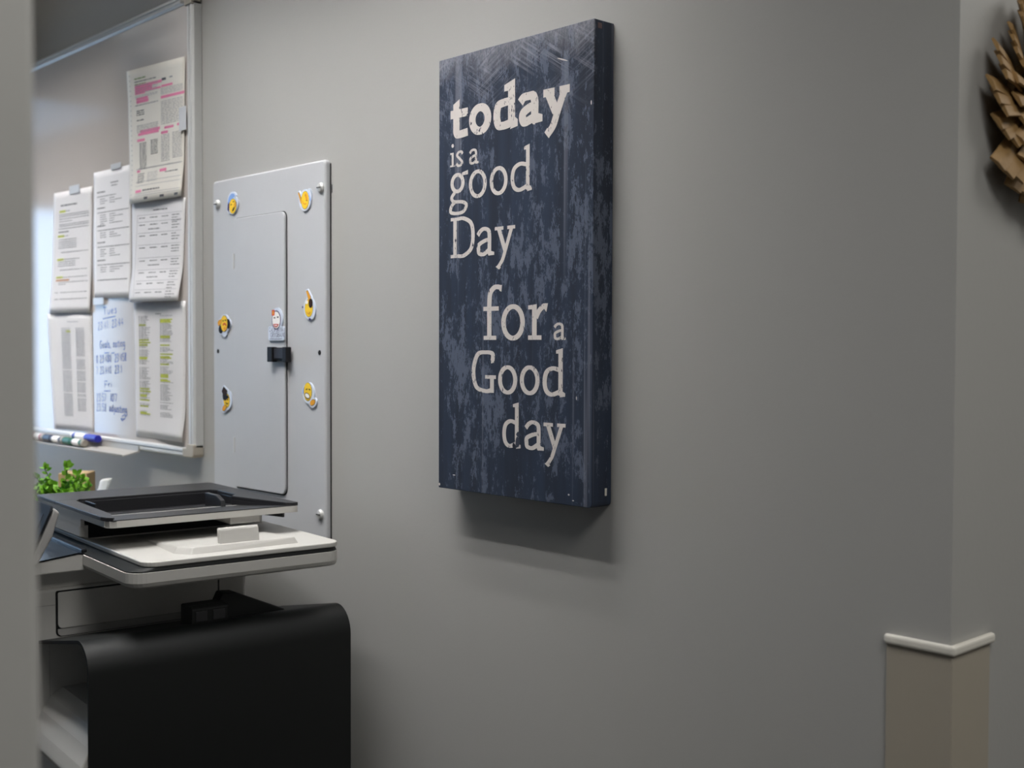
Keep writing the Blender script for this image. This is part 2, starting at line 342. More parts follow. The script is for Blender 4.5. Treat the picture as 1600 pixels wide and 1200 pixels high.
def glyph(I, g, X0, X1, B, Tt, E, w, c):
    Wd = X1 - X0; Hh = Tt - B; h = w * c
    X = lambda u: X0 + u * Wd
    Z = lambda v: B + v * Hh
    hx = w / 2; hz = h / 2
    sf = h * 0.95
    if g == 'o':
        cx, cz = (X0 + X1) / 2, (B + Tt) / 2; rx, rz = Wd / 2 - hx, Hh / 2 - hz
        I.stroke([(cx + rx * math.cos(t), cz + rz * math.sin(t)) for t in [2 * math.pi * k / 32 for k in range(32)]], w, c, True)
    elif g == 'd':
        sr = X1 - Wd * 0.11; sl = sr - w; cx = (X0 + sr) / 2
        I.poly([(sl, B + sf * 0.4), (sr, B), (sr, E), (sl, E - h * 0.35)])
        I.poly([(sl - w * 0.55, E - h * 0.55), (sl, E - h * 0.35), (sl, E - h * 1.35), (sl - w * 0.55, E - h * 1.35)])
        I.poly([(sl + w * 0.3, B - h * 0.1), (X1, B + h * 0.12), (X1, B + h * 0.95), (sr - w * 0.2, B + h * 1.5)])
        rx = (sl - X0); top = [(sl + hx * 0.6, Z(0.88)), (X(0.45), Tt - hz), (X0 + hx + rx * 0.12, Z(0.8)), (X0 + hx, Z(0.48)), (X0 + hx + rx * 0.12, Z(0.18)), (X(0.42), B + hz), (sl + hx * 0.6, Z(0.17))]
        I.stroke(catmull(top), w, c)
    elif g == 'a':
        sr = X1 - Wd * 0.17; sx = sr - hx
        I.stroke(catmull([(X(0.06), Z(0.73)), (X(0.20), Z(0.86)), (X(0.42), Tt - hz), (sx - w * 0.25, Z(0.86)), (sx, Z(0.66)), (sx, Z(0.4)), (sx, Z(0.14)), (sx + w * 0.1, B + hz * 0.8)]), w, c)
        I.poly([(sx - hx * 0.6, B), (X1, B + h * 0.1), (X1, B + h * 0.95), (sx, B + h * 1.4)])
        I.stroke(catmull([(sx, Z(0.56)), (X(0.45), Z(0.52)), (X0 + hx * 1.3, Z(0.40)), (X0 + hx, Z(0.24)), (X0 + hx * 1.5, Z(0.10)), (X(0.40), B + hz), (sx - hx * 0.3, Z(0.2))]), w, c)
    elif g == 't':
        sl = X(0.16); sr = sl + w
        I.poly([(sl, Z(0.9)), (sr, Z(0.9)), (sr, E), (sl, E - (E - Tt) * 0.45)])
        I.rect(X0, X1, Tt - h * 1.15, Tt - h * 0.05)
        sx = (sl + sr) / 2
        I.stroke(catmull([(sx, Z(0.95)), (sx, Z(0.5)), (sx + w * 0.02, Z(0.24)), (sx + w * 0.4, B + h * 0.62), (X1, B + h * 0.75)]), w, c)
    elif g == 'y':
        t = Tt
        I.rect(X0, X(0.43), t - sf, t); I.rect(X(0.62), X1, t - sf, t)
        vx, vz = X(0.52), Z(0.06)
        I.stroke([(X(0.20), t - sf * 0.5), (vx, vz)], w * 1.02, c)
        I.stroke(catmull([(X(0.83), t - sf * 0.5), (X(0.68), Z(0.5)), (vx, vz), (X(0.38), B + (E - B) * 0.45), (X(0.15), E + hz * 0.9)]), w * 0.86, c)
        I.poly([(X(0.05), E + hz * 1.6), (X(0.22), E), (X(0.32), E + hz * 1.0), (X(0.16), E + hz * 2.6)])
    elif g == 'i':
        sx = X(0.52)
        I.rect(sx - hx, sx + hx, B, Tt); I.rect(X0, X1, B, B + sf * 0.8); I.rect(X(0.05), sx, Tt - sf * 0.8, Tt)
        I.poly([(sx + w * 0.62 * math.cos(t), E + w * 0.62 * math.sin(t)) for t in [math.pi * k / 6 for k in range(12)]])
    elif g == 's':
        I.stroke(catmull([(X(0.93), Z(0.78)), (X(0.72), Tt - hz), (X(0.34), Tt - hz * 1.4), (X0 + hx, Z(0.73)), (X(0.45), Z(0.53)), (X1 - hx, Z(0.27)), (X(0.68), B + hz * 1.4), (X(0.30), B + hz), (X(0.05), Z(0.22))]), w, c)
    elif g == 'g':
        # upper bowl
        l, r_ = X0 + Wd * 0.06, X(0.82); cx, cz = (l + r_) / 2, (B + Tt) / 2; rx, rz = (r_ - l) / 2 - hx, (Tt - B) / 2 - hz
        I.stroke([(cx + rx * math.cos(t), cz + rz * math.sin(t)) for t in [2 * math.pi * k / 28 for k in range(28)]], w, c, True)
        I.poly([(X(0.62), Z(0.84)), (X1, Z(0.86)), (X1, Z(1.07)), (X(0.70), Z(0.99))])
        dz = B - E
        I.stroke(catmull([(X(0.30), B + hz * 0.6), (X(0.13), B - dz * 0.17), (X(0.24), B - dz * 0.36), (X(0.70), B - dz * 0.42), (X(0.92), B - dz * 0.58), (X(0.76), B - dz * 0.86), (X(0.40), E + hz), (X(0.08), B - dz * 0.83), (X(0.12), B - dz * 0.56), (X(0.30), B - dz * 0.40)]), w * 0.9, c)
    elif g == 'D':
        sl = X(0.11); sx = sl + hx
        I.rect(sl, sl + w, B, Tt); I.rect(X0, X(0.35), Tt - sf, Tt); I.rect(X0, X(0.35), B, B + sf)
        I.stroke(catmull([(X(0.3), Tt - hz), (X(0.55), Tt - hz), (X1 - hx - Wd * 0.08, Z(0.82)), (X1 - hx, Z(0.52)), (X1 - hx - Wd * 0.08, Z(0.2)), (X(0.55), B + hz), (X(0.3), B + hz)]), w, c)
    elif g == 'f':
        sl = X(0.21); sx = sl + hx
        I.rect(X0 + Wd * 0.02, X(0.70), B, B + sf * 0.95)
        I.rect(X0, X(0.83), Tt - sf, Tt)
        I.stroke(catmull([(sx, B + hz), (sx, Z(0.5)), (sx, Z(1.1)), (sx + w * 0.25, B + (E - B) * 0.86), (X(0.62), E - hz), (X(0.90), E - hz * 1.1)]), w, c)
        I.poly([(X(0.84), E - h * 0.1), (X1, E - h * 0.05), (X1 - Wd * 0.03, E - h * 1.55), (X(0.86), E - h * 1.3)])
    elif g == 'r':
        sl = X(0.20); sx = sl + hx
        I.rect(sl, sl + w, B, Tt - h * 0.4); I.rect(X0, X(0.68), B, B + sf); I.poly([(X0, Tt - sf * 1.15), (sl + w, Tt - sf * 1.15), (sl + w, Tt), (X0, Tt - h * 0.25)])
        I.stroke(catmull([(sx + hx * 0.7, Z(0.62)), (X(0.55), Z(0.80)), (X(0.78), Tt - hz), (X(0.95), Tt - hz * 0.8)]), w * 0.95, c)
        I.poly([(X(0.80), Tt - h * 1.0), (X(0.92), Tt - h * 1.75), (X1, Tt + h * 0.1), (X(0.82), Tt)])
    elif g == 'G':
        I.stroke(catmull([(X(0.86), Z(0.76)), (X(0.86), Z(0.92)), (X(0.60), Tt - hz), (X(0.25), Z(0.90)), (X0 + hx, Z(0.52)), (X(0.20), Z(0.14)), (X(0.58), B + hz), (X(0.80), B + hz * 1.6)]), w, c)
        I.rect(X(0.84) - hx, X(0.84) + hx, B + h * 0.1, Z(0.42)); I.rect(X(0.56), X1, Z(0.42) - sf, Z(0.42))
        I.rect(X(0.80), X(0.80) + w * 0.75, Z(0.70), Z(0.93))
WORDS = [
 (0.0139, 0.78, [('t',-0.1272,-0.0893,0.1915,0.2343,0.2480),('o',-0.0866,-0.0397,0.1921,0.2354,0.0000),('d',-0.0354,0.0137,0.1926,0.2346,0.2586),('a',0.0162,0.0614,0.1925,0.2360,0.0000),('y',0.0629,0.1114,0.1976,0.2344,0.1696)]),
 (0.0045, 0.72, [('i',-0.1282,-0.1168,0.1536,0.1737,0.1836),('s',-0.1148,-0.0991,0.1524,0.1750,0.0000)]),
 (0.0045, 0.72, [('a',-0.0860,-0.0658,0.1525,0.1743,0.0000)]),
 (0.0070, 0.74, [('g',-0.1295,-0.0887,0.1150,0.1439,0.0839),('o',-0.0866,-0.0487,0.1044,0.1442,0.0000),('o',-0.0426,-0.0060,0.1043,0.1440,0.0000),('d',0.0000,0.0418,0.1049,0.1449,0.1673)]),
 (0.0075, 0.66, [('D',-0.1264,-0.0738,0.0231,0.0807,0.0000),('a',-0.0694,-0.0329,0.0226,0.0629,0.0000),('y',-0.0319,0.0094,0.0255,0.0611,0.0023)]),
 (0.0090, 0.70, [('f',-0.0552,-0.0167,-0.0944,-0.0482,-0.0186),('o',-0.0180,0.0292,-0.0954,-0.0461,0.0000),('r',0.0354,0.0733,-0.0946,-0.0470,0.0000)]),
 (0.0046, 0.70, [('a',0.0841,0.1061,-0.0950,-0.0722,0.0000)]),
 (0.0080, 0.66, [('G',-0.0799,-0.0286,-0.1685,-0.1091,0.0000),('o',-0.0242,0.0145,-0.1692,-0.1293,0.0000),('o',0.0196,0.0580,-0.1688,-0.1289,0.0000),('d',0.0635,0.1057,-0.1694,-0.1296,-0.1056)]),
 (0.0074, 0.68, [('d',-0.0152,0.0216,-0.2421,-0.2029,-0.1794),('a',0.0295,0.0665,-0.2422,-0.2024,0.0000),('y',0.0658,0.1067,-0.2386,-0.2042,-0.2628)]),
]
for w, c, gl_ in WORDS:
    I = Ink2D(-0.01875)
    for (g, a, b, B, Tt, E) in gl_: glyph(I, g, a, b, B, Tt, E, w, c)
    I.mb.put('printed_word', M_LETTER, sg)
# worn spots on the last word and the canvas corners
M_WORN = mat('worn_navy', (56, 61, 74), 0.6)
for (x, z, a, b) in ((0.0155, -0.2325, 0.006, 0.008), (0.0105, -0.2395, 0.006, 0.003), (0.017, -0.223, 0.004, 0.004), (0.008, -0.2375, 0.003, 0.003)):
    I = Ink2D(-0.0190)
    I.poly([(x + a * math.cos(t) * random.uniform(0.6, 1.1), z + b * math.sin(t) * random.uniform(0.6, 1.1)) for t in [math.pi * k / 5 for k in range(10)]])
    I.mb.put('worn_patch', M_WORN, sg)
for (x, z, a, b) in ((0.126, -0.170, 0.0008, 0.0025), (0.113, -0.296, 0.0018, 0.0012), (0.121, -0.303, 0.002, 0.0008), (-0.151, -0.305, 0.002, 0.002), (-0.118, -0.289, 0.003, 0.0007), (0.1495, 0.205, 0.001, 0.003), (0.098, 0.268, 0.010, 0.0009)):
    I = Ink2D(-0.01885)
    I.poly([(x + a * math.cos(t), z + b * math.sin(t) + (0 if a < 0.005 else -0.35 * a * math.cos(t))) for t in [math.pi * k / 4 for k in range(8)]])
    I.mb.put('scuff', M_LETTER, sg)
MB().box(0.1500, 0.1540, -0.012, -0.004, 0.299, 0.3065).put('corner_tear', mat('torn_edge', (104, 86, 86), 0.8), sg, bevel=0.001)
MB().box(0.1515, 0.1540, 0.006, 0.010, -0.296, -0.286).put('staple', M_GCAP, sg, bevel=0.0006)

# ------------------------------------------------------------------ electrical panel
PX0, PX1, PZ0, PZ1 = -2.049, -1.668, 1.172, 1.8155
ep = empty('electrical_panel', (-1.8585, 0, 1.172)); tag(ep, 'light grey metal breaker panel set into the wall with closed door', 'electrical panel')
def L(x, y, z): return (x + 1.8585, y, z - 1.172)
loops = []
for ins, y in ((0.0, -0.0005), (0.0, -0.0085), (0.003, -0.0105)):
    loops.append([L(x, y, z) for x, z in rrect(PX0 + ins, PX1 - ins, PZ0 + ins, PZ1 - ins, 0.007, 4)])
MB().loft(loops).put('cover_plate', M_PANEL, ep, bevel=0.0012)
DX0, DX1, DZ0, DZ1 = -1.962, -1.789, 1.2405, 1.7385
MB().loft([[L(x, y, z) for x, z in rrect(DX0 - 0.001, DX1 + 0.0028, DZ0 - 0.0026, DZ1 + 0.0012, [0.004, 0.014, 0.012, 0.004], 5)] for y in (-0.0095, -0.0108)]).put('door_gap', M_GAP, ep)
MB().loft([[L(x, y, z) for x, z in rrect(DX0, DX1, DZ0, DZ1, [0.004, 0.013, 0.011, 0.004], 5)] for y in (-0.010, -0.0145)]).put('panel_door', M_PANEL, ep, bevel=0.0012)
for z in (1.660, 1.318):
    MB().tube([L(DX0 - 0.002, -0.0125, z - 0.014), L(DX0 - 0.002, -0.0125, z + 0.014)], 0.0035, 10).put('hinge', M_SCREW, ep)
def screw(x, z):
    s = MB(); c0 = L(x, -0.0105, z)
    ring = [(0.0086, 0.0), (0.0086, 0.0022), (0.0066, 0.0048), (0.002, 0.0060)]
    s.loft([[(c0[0] + r * math.cos(t), c0[1] - h, c0[2] + r * math.sin(t)) for t in [2 * math.pi * k / 14 for k in range(14)]] for r, h in ring])
    o = s.put('screw', M_SCREW, ep, smooth=False)
    MB().box(c0[0] - 0.0055, c0[0] + 0.0055, c0[1] - 0.0064, c0[1] - 0.0050, c0[2] - 0.0008, c0[2] + 0.0008).put('slot', M_GAP, o)
for x, z in ((-1.680, 1.769), (-2.028, 1.771), (-1.683, 1.217)): screw(x, z)
for x, z in ((-2.030, 1.4925), (-1.686, 1.4915)):
    c0 = L(x, -0.0106, z)
    MB().loft([[(c0[0] + 0.0042 * math.cos(t), y, c0[2] + 0.0042 * math.sin(t)) for t in [2 * math.pi * k / 12 for k in range(12)]] for y in (-0.0100, -0.0109)]).put('screw_hole', M_GAP, ep)
lt = MB()
lx0, lx1, lz0, lz1 = -1.830, -1.768, 1.4745, 1.5010
for a, b in ((lx0, lx0 + 0.016), (lx1 - 0.012, lx1)): lt.box(*[v for v in (L(a, 0, 0)[0], L(b, 0, 0)[0])], -0.0255, -0.0143, lz0 - 1.172, lz1 - 1.172)
lt.box(L(lx0 + 0.016, 0, 0)[0], L(lx1 - 0.012, 0, 0)[0], -0.0215, -0.0143, lz0 + 0.002 - 1.172, lz1 - 0.001 - 1.172)
lt.put('latch', mat('latch_black', (30, 30, 33), 0.5, var=0.15, scale=90, spec=0.2), ep, bevel=0.001)
MB().box(L(lx0 + 0.018, 0, 0)[0], L(lx1 - 0.014, 0, 0)[0], -0.0228, -0.0212, lz0 + 0.006 - 1.172, lz1 - 0.003 - 1.172).put('latch_slider', mat('latch_slider_grey', (52, 54, 62), 0.5, spec=0.25), ep, bevel=0.001)
# dark strip paints the shadow line along the right edge; paint chips beside it
MB().box(L(PX1 - 0.0003, 0, 0)[0], L(PX1 + 0.0022, 0, 0)[0], -0.0008, -0.0002, 0.004, PZ1 - 1.172 - 0.006).put('edge_shadow', M_GAP, ep)
for z in (1.772, 1.776):
    MB().box(L(PX1 + 0.004, 0, 0)[0], L(PX1 + 0.0055, 0, 0)[0], -0.0009, -0.0002, z - 1.172 - 0.012, z - 1.172 - 0.002).put('paint_chip', M_INK, ep)

# ------------------------------------------------------------------ magnets
M_MAGW = mat('magnet_white', (214, 222, 236), 0.35, var=0.02)
M_MY = mat('magnet_yellow', (252, 206, 58), 0.6, spec=0.15, var=0.1, scale=60)
M_MO = mat('magnet_orange', (232, 164, 52), 0.6, spec=0.15)
M_MK = mat('magnet_black', (22, 19, 22), 0.6, spec=0.15)
M_MBL = mat('magnet_light_blue', (140, 176, 232), 0.6, spec=0.15)
M_MPU = mat('magnet_purple', (58, 48, 110), 0.6, spec=0.15)
M_MBR = mat('magnet_brown', (52, 32, 24), 0.6, spec=0.15)
M_MR = mat('magnet_red', (204, 66, 52), 0.6, spec=0.15)
M_MWH = mat('magnet_tooth_white', (244, 242, 240), 0.6, spec=0.15)
mm = 0.001
def ell(cx, cz, rx, rz, rot=0.0, n=18, a0=0, a1=360):
    c, s = math.cos(rot), math.sin(rot); out = []
    full = (a1 - a0) >= 360
    for k in range(n if full else n + 1):
        t = math.radians(a0 + (a1 - a0) * k / n); x, z = rx * math.cos(t), rz * math.sin(t)
        out.append((cx + x * c - z * s, cz + x * s + z * c))
    return out
def hull(pts):
    pts = sorted(set(pts)); 
    def half(ps):
        h = []
        for p in ps:
            while len(h) > 1 and (h[-1][0] - h[-2][0]) * (p[1] - h[-2][1]) - (h[-1][1] - h[-2][1]) * (p[0] - h[-2][0]) <= 0: h.pop()
            h.append(p)
        return h
    a = half(pts); b = half(pts[::-1]); return a[:-1] + b[:-1]
def magnet(x, z, label, blobs, layers, y=-0.0107, tilt=0.0):
    """blobs: list of point lists whose convex hulls together make the pale plate; layers: (name, material, polygon, height)"""
    t = empty('magnet', (x, y, z)); tag(t, label, 'magnet', 'novelty magnets on the breaker panel'); t.rotation_euler = (0, tilt, 0)
    b = MB()
    for i, pl in enumerate(blobs):
        h = hull(pl); e = 0.00002 * i
        b.loft([[(px * mm, 0.0 - e, pz * mm) for px, pz in h], [(px * mm, -0.0024 - e, pz * mm) for px, pz in h]])
    b.put('plate', M_MAGW, t)
    ol = []
    for nm, m, pl in layers:
        if nm in ('face', 'hand', 'cap', 'hat', 'glove'): ol.append((nm + '_outline', M_MK, grow(pl, 0.55)))
        ol.append((nm, m, pl))
    groups = {}
    for i, (nm, m, pl) in enumerate(ol):
        groups[(nm, i)] = (m, [(pl, i)])
    for (nm, _), (m, pls) in groups.items():
        g = MB()
        for pl, i in pls:
            yy = -0.0026 - 0.00012 * i
            g.loft([[(px * mm, yy + 0.0006, pz * mm) for px, pz in pl], [(px * mm, yy, pz * mm) for px, pz in pl]])
        g.put(nm, m, t)
    return t
def grow(pl, d):
    cx = sum(p[0] for p in pl) / len(pl); cz = sum(p[1] for p in pl) / len(pl)
    return [(x + d * (x - cx) / (math.hypot(x - cx, z - cz) or 1), z + d * (z - cz) / (math.hypot(x - cx, z - cz) or 1)) for x, z in pl]
disc = ell(0, 0, 13, 13.5)
def arc(cx, cz, r, a0, a1, w): return ell(cx, cz, r, r, 0, 8, a0, a1) + ell(cx, cz, r - w, r - w, 0, 8, a0, a1)[::-1]
# 1 cap
hat = ell(-2, 9, 14, 11, 0.5, 12, 0, 180); brim = [(-16, 6), (-18, -8), (-13, -13), (-11, 0), (-6, 8), (2, 13), (-8, 16)]
hand1 = ell(11, -1, 5, 3, 0.9)
magnet(-1.970, 1.7655, 'smiling yellow face magnet in blue and purple cap, top left of panel',
       [grow(disc, 5), grow(hat, 4), grow(brim, 3), grow(hand1, 6)],
       [('cap', M_MPU, brim), ('cap_crown', M_MBL, hat), ('face', M_MY, ell(2, -3, 12.5, 13.5)), ('hand', M_MO, hand1), ('mouth', M_MK, ell(5, -9, 5.5, 2.2, 0.7)), ('eye', M_MBR, ell(-3, 0, 2.6, 0.9, 0.3)), ('eye', M_MBR, ell(6, 5, 2.6, 0.9, 0.3))])
# 2 laughing, finger up left
fing = [(-20, 14), (-17, 15), (-11, 5), (-9, -6), (-13, -3), (-16, 5)]
magnet(-1.7265, 1.752, 'winking yellow face magnet raising a hand, top right of panel',
       [grow(disc, 5), grow(fing, 3), ell(12, 6, 8, 13)],
       [('drop_mark', M_MBL, [(11, 12), (13, 12), (18, 0), (17, -3), (15, -2), (14, 4)]), ('face', M_MY, ell(1, 0, 11.5, 15)), ('hand', M_MO, fing), ('mouth', M_MO, arc(2, 1, 9, 190, 300, 2.2)), ('eye', M_MBR, ell(3, 8, 1.6, 2.2)), ('eye', M_MBR, ell(7, -1, 2.2, 1.0)), ('cheek', M_MO, ell(6, 5, 3, 7, 0.3))])
# 3 monocle, finger pointing up
fing3 = [(-9, 25), (-4, 26), (4, 16), (6, 9), (-1, 8), (-4, 15)]
magnet(-1.7135, 1.5715, 'yellow face magnet with one big dark eye, middle right of panel',
       [grow(ell(0, -4, 12, 14), 5), grow(fing3, 3), ell(9, -10, 9, 14, -0.3)],
       [('face', M_MY, ell(-1, -4, 12, 15)), ('hand', M_MO, fing3), ('lens', M_MK, ell(5, 4, 6, 8)), ('lens_rim', M_MBR, ell(5, 4, 4.4, 6.2)), ('eye_white', M_MWH, ell(-7, 6, 3.5, 3)), ('mouth', M_MO, arc(-1, -8, 6, 200, 340, 1.6)), ('mark', M_MPU, ell(3, -23, 2.5, 2)), ('mark', M_MPU, ell(-19, -2, 1.5, 2))])
# 4 frowning with dark gloves
fing4 = [(-24, 2), (-20, 7), (-10, 9), (-10, 2), (-16, -1), (-20, -4)]
magnet(-2.0015, 1.544, 'frowning yellow face magnet with dark gloves, middle left of panel',
       [grow(disc, 5), grow(fing4, 3), ell(14, 0, 9, 10), ell(-11, -11, 10, 9), ell(0, -18, 9, 6)],
       [('glove', M_MK, ell(15, 0, 6.5, 9, 0.2)), ('glove', M_MK, ell(-13, -10, 7.5, 7.5)), ('face', M_MY, ell(0, 1, 12.5, 15)), ('hand', M_MO, fing4), ('mouth', M_MR, arc(2, -6, 8, 20, 150, 3)), ('cheek', M_MO, ell(4, -9, 6, 3.5)), ('eye', M_MBR, ell(-3, 6, 2, 1.4)), ('eye', M_MBR, ell(6, 7, 2, 1.4))])
# 5 top hat
hat5 = [(-19, 14), (-12, 22), (1, 15), (0, 4), (-12, 3)]; fing5 = ell(-9, -18, 8, 4.5, 0.5)
magnet(-1.993, 1.4035, 'yellow face magnet wearing a tilted dark top hat, lower left of panel',
       [grow(ell(0, -4, 12, 13), 5), grow(hat5, 3), grow(fing5, 4), ell(7, 0, 9, 15)],
       [('face', M_MY, ell(-1, -4, 11.5, 13)), ('hat', M_MBR, hat5), ('hat_brim', M_MK, [(-16, 6), (5, 6), (8, 2), (-2, -2), (-13, -3)]), ('hand', M_MO, fing5), ('mouth', M_MBR, arc(1, -6, 5, 190, 330, 1.4)), ('eye', M_MBR, ell(-5, -3, 2.2, 1)), ('eye', M_MBR, ell(4, -2, 2.2, 1))])
# 6 big laugh
fing6 = ell(14, -16, 8, 4.5, 0.35)
magnet(-1.717, 1.4225, 'laughing yellow face magnet with wide white grin, lower right of panel',
       [grow(disc, 5), grow(fing6, 4), ell(-11, 2, 8, 8)],
       [('tear', M_MBL, ell(-14, 3, 3, 6, -0.3)), ('face', M_MY, ell(-1, 2, 12, 15.5)), ('hand', M_MO, fing6), ('mouth', M_MBR, ell(-2, -5, 8.5, 5, -0.3)), ('teeth', M_MWH, ell(-2, -5, 7, 3.6, -0.3)), ('eye', M_MBR, ell(-4, 6, 2.4, 0.9, 0.4)), ('eye', M_MBR, ell(5, 6, 2.4, 0.9, -0.4))])

# single-stroke lettering
SF = {'A': [[(0, 0), (.4, 1), (.8, 0)], [(.15, .38), (.65, .38)]], 'B': [[(0, 0), (0, 1), (.5, .95), (.55, .6), (0, .52), (.6, .45), (.62, .05), (0, 0)]],
 'C': [[(.7, .85), (.4, 1), (.05, .75), (.05, .25), (.4, 0), (.7, .15)]], 'F': [[(0, 0), (0, 1), (.6, 1)], [(0, .52), (.5, .52)]], 'I': [[(.15, 0), (.15, 1)]],
 'K': [[(0, 0), (0, 1)], [(.6, 1), (.05, .5), (.65, 0)]], 'L': [[(0, 1), (0, 0), (.55, 0)]], 'N': [[(0, 0), (0, 1), (.65, 0), (.65, 1)]],
 'O': [[(.4, 1), (.05, .75), (.05, .25), (.4, 0), (.75, .25), (.75, .75), (.4, 1)]], 'R': [[(0, 0), (0, 1), (.55, .95), (.6, .6), (0, .5), (.65, 0)]],
 'Y': [[(0, 1), (.35, .5), (.7, 1)], [(.35, .5), (.35, 0)]], 'T': [[(0, 1), (.7, 1)], [(.35, 1), (.35, 0)]],
 'G': [[(.7, .85), (.35, 1), (.05, .5), (.35, 0), (.68, .2), (.68, .48), (.4, .48)]],
 't': [[(.2, .9), (.2, .1), (.4, .02)], [(0, .62), (.42, .62)]], 'u': [[(0, .6), (.05, .1), (.3, .05), (.45, .6)], [(.45, .6), (.45, 0)]], 'e': [[(.05, .33), (.45, .36), (.3, .62), (.05, .4), (.1, .08), (.45, .1)]],
 's': [[(.4, .55), (.1, .6), (.1, .4), (.4, .25), (.3, .02), (.02, .05)]], 'o': [[(.22, .62), (.02, .3), (.22, 0), (.44, .3), (.22, .62)]], 'a': [[(.42, .6), (.1, .55), (.05, .1), (.3, .05), (.42, .5), (.45, 0)]],
 'l': [[(.1, 1), (.1, 0)]], 'n': [[(0, 0), (.02, .6)], [(.02, .45), (.25, .62), (.42, .45), (.42, 0)]], 'i': [[(.08, .6), (.08, 0)], [(.08, .85), (.1, .9)]], 'g': [[(.42, .58), (.1, .6), (.08, .15), (.4, .2), (.43, .58), (.42, -.25), (.08, -.35)]],
 'r': [[(0, .6), (.03, 0)], [(.03, .4), (.2, .6), (.36, .55)]], 'd': [[(.42, .55), (.1, .55), (.05, .08), (.35, .08), (.44, 1), (.46, 0)]], 'j': [[(.2, .6), (.2, -.25), (.0, -.32)]], 'p': [[(0, .6), (.02, -.4)], [(.02, .5), (.38, .6), (.4, .1), (.04, .05)]],
 '0': [[(.3, 1), (.04, .6), (.1, .1), (.4, .05), (.52, .6), (.3, 1)]], '1': [[(.2, 1), (.2, 0)]], '2': [[(.05, .8), (.3, 1), (.5, .75), (.05, 0), (.55, .02)]], '3': [[(.05, .95), (.48, .95), (.2, .55), (.5, .35), (.3, 0), (.02, .1)]],
 '4': [[(.4, 0), (.42, 1), (.02, .35), (.6, .35)]], '5': [[(.5, 1), (.1, 1), (.08, .58), (.45, .55), (.45, .1), (.05, .03)]], '7': [[(.02, .98), (.52, .98), (.2, 0)]], '8': [[(.28, .52), (.05, .8), (.3, 1), (.5, .8), (.05, .25), (.3, 0), (.52, .25), (.28, .52)]], '9': [[(.48, .7), (.25, .5), (.05, .75), (.3, 1), (.5, .75), (.42, 0)]],
 ':': [[(.1, .6), (.12, .68)], [(.1, .15), (.12, .22)]], ',': [[(.12, .1), (.05, -.15)]], '.': [[(.08, 0), (.1, .06)]], ' ': []}
def text(I, s, x, z, h, w, sx=1.0, slope=0.0):
    cx = x
    for ch in s:
        m_ = 0.0
        for pl in SF.get(ch, []):
            pts = [(cx + px * h * sx, z + pz * h + (cx - x) * slope) for px, pz in pl]
            I.stroke(catmull(pts, 3) if len(pts) > 2 and ch not in 'AFIKLNTY147' else pts, w)
            m_ = max(m_, max(p[0] for p in pl))
        cx += ((m_ or 0.35) + 0.24) * h * sx
    return cx - x
# 7 round white face over a lettered base
t7 = magnet(-1.812, 1.5375, 'white smiling face magnet on lettered pale blue base, above the black latch',
       [ell(2, 13, 18, 20), rrect(-27, 25, -25, 0, 4, 3)],
       [('face_outline', M_MPU, ell(0, 11, 15, 17)), ('face', M_MWH, ell(0, 11, 13, 15.2)), ('badge', M_MR, [(-14, 19), (-5, 19), (-5, 29), (-14, 29)]), ('badge_star', M_MO, [(-11.5, 21), (-7.5, 21), (-7.5, 27), (-11.5, 27)]),
        ('eye', M_MK, ell(-5, 15, 2.6, 1.3)), ('eye', M_MK, ell(6, 16, 2.6, 1.3)), ('mouth', M_MR, ell(0, 4, 8, 5.5, 0, 10, 180, 360)), ('teeth', M_MWH, ell(0, 2.6, 5.5, 2.2, 0, 10, 180, 360))], y=-0.0147)
I = Ink2D(-0.0027)
text(I, 'CALIFORNIA', -0.0235, -0.0095, 0.0075, 0.0007, 0.78); text(I, 'CRYOBANK', -0.0190, -0.0190, 0.0075, 0.0007, 0.86); I.rect(-0.022, 0.020, -0.0226, -0.0219)
I.mb.put('lettering', M_NAVYINK, t7)

# ------------------------------------------------------------------ whiteboard
BX0, BX1, BZ0, BZ1 = -3.94, -2.106, 1.2835, 2.190
wb = empty('whiteboard', (-3.02, 0, BZ0)); tag(wb, 'large whiteboard in aluminium frame covered with taped sheets', 'whiteboard')
def bl(x, y, z): return (x + 3.02, y, z - BZ0)
MB().box(bl(BX0 + 0.01, 0, 0)[0], bl(BX1 - 0.01, 0, 0)[0], -0.014, -0.003, 0.01, BZ1 - BZ0 - 0.01).put('board_surface', M_BOARD, wb)
def frame_bar(name, p0, p1, horizontal):
    # stepped aluminium section: outer lip, groove, inner lip
    prof = [(0.0, -0.001), (0.0, -0.017), (0.004, -0.021), (0.010, -0.021), (0.0115, -0.0185), (0.0145, -0.0185), (0.016, -0.021), (0.022, -0.0205), (0.026, -0.0155), (0.026, -0.012), (0.026, -0.001)]
    lo = []
    for e in (p0, p1):
        if horizontal == 'top': lo.append([bl(e, y, BZ1 - d * 0.72) for d, y in prof])
        if horizontal == 'bottom': lo.append([bl(e, y, BZ0 + d * 0.72) for d, y in prof])
        if horizontal == 'right': lo.append([bl(BX1 - d, y, e) for d, y in prof])
        if horizontal == 'left': lo.append([bl(BX0 + d, y, e) for d, y in prof])
    MB().loft(lo).put(name, M_ALU, wb)
frame_bar('frame_bar', BX0 + 0.02, BX1 - 0.02, 'top'); frame_bar('frame_bar', BX0 + 0.02, BX1 - 0.02, 'bottom')
frame_bar('frame_bar', BZ0 + 0.02, BZ1 - 0.02, 'right'); frame_bar('frame_bar', BZ0 + 0.02, BZ1 - 0.02, 'left')
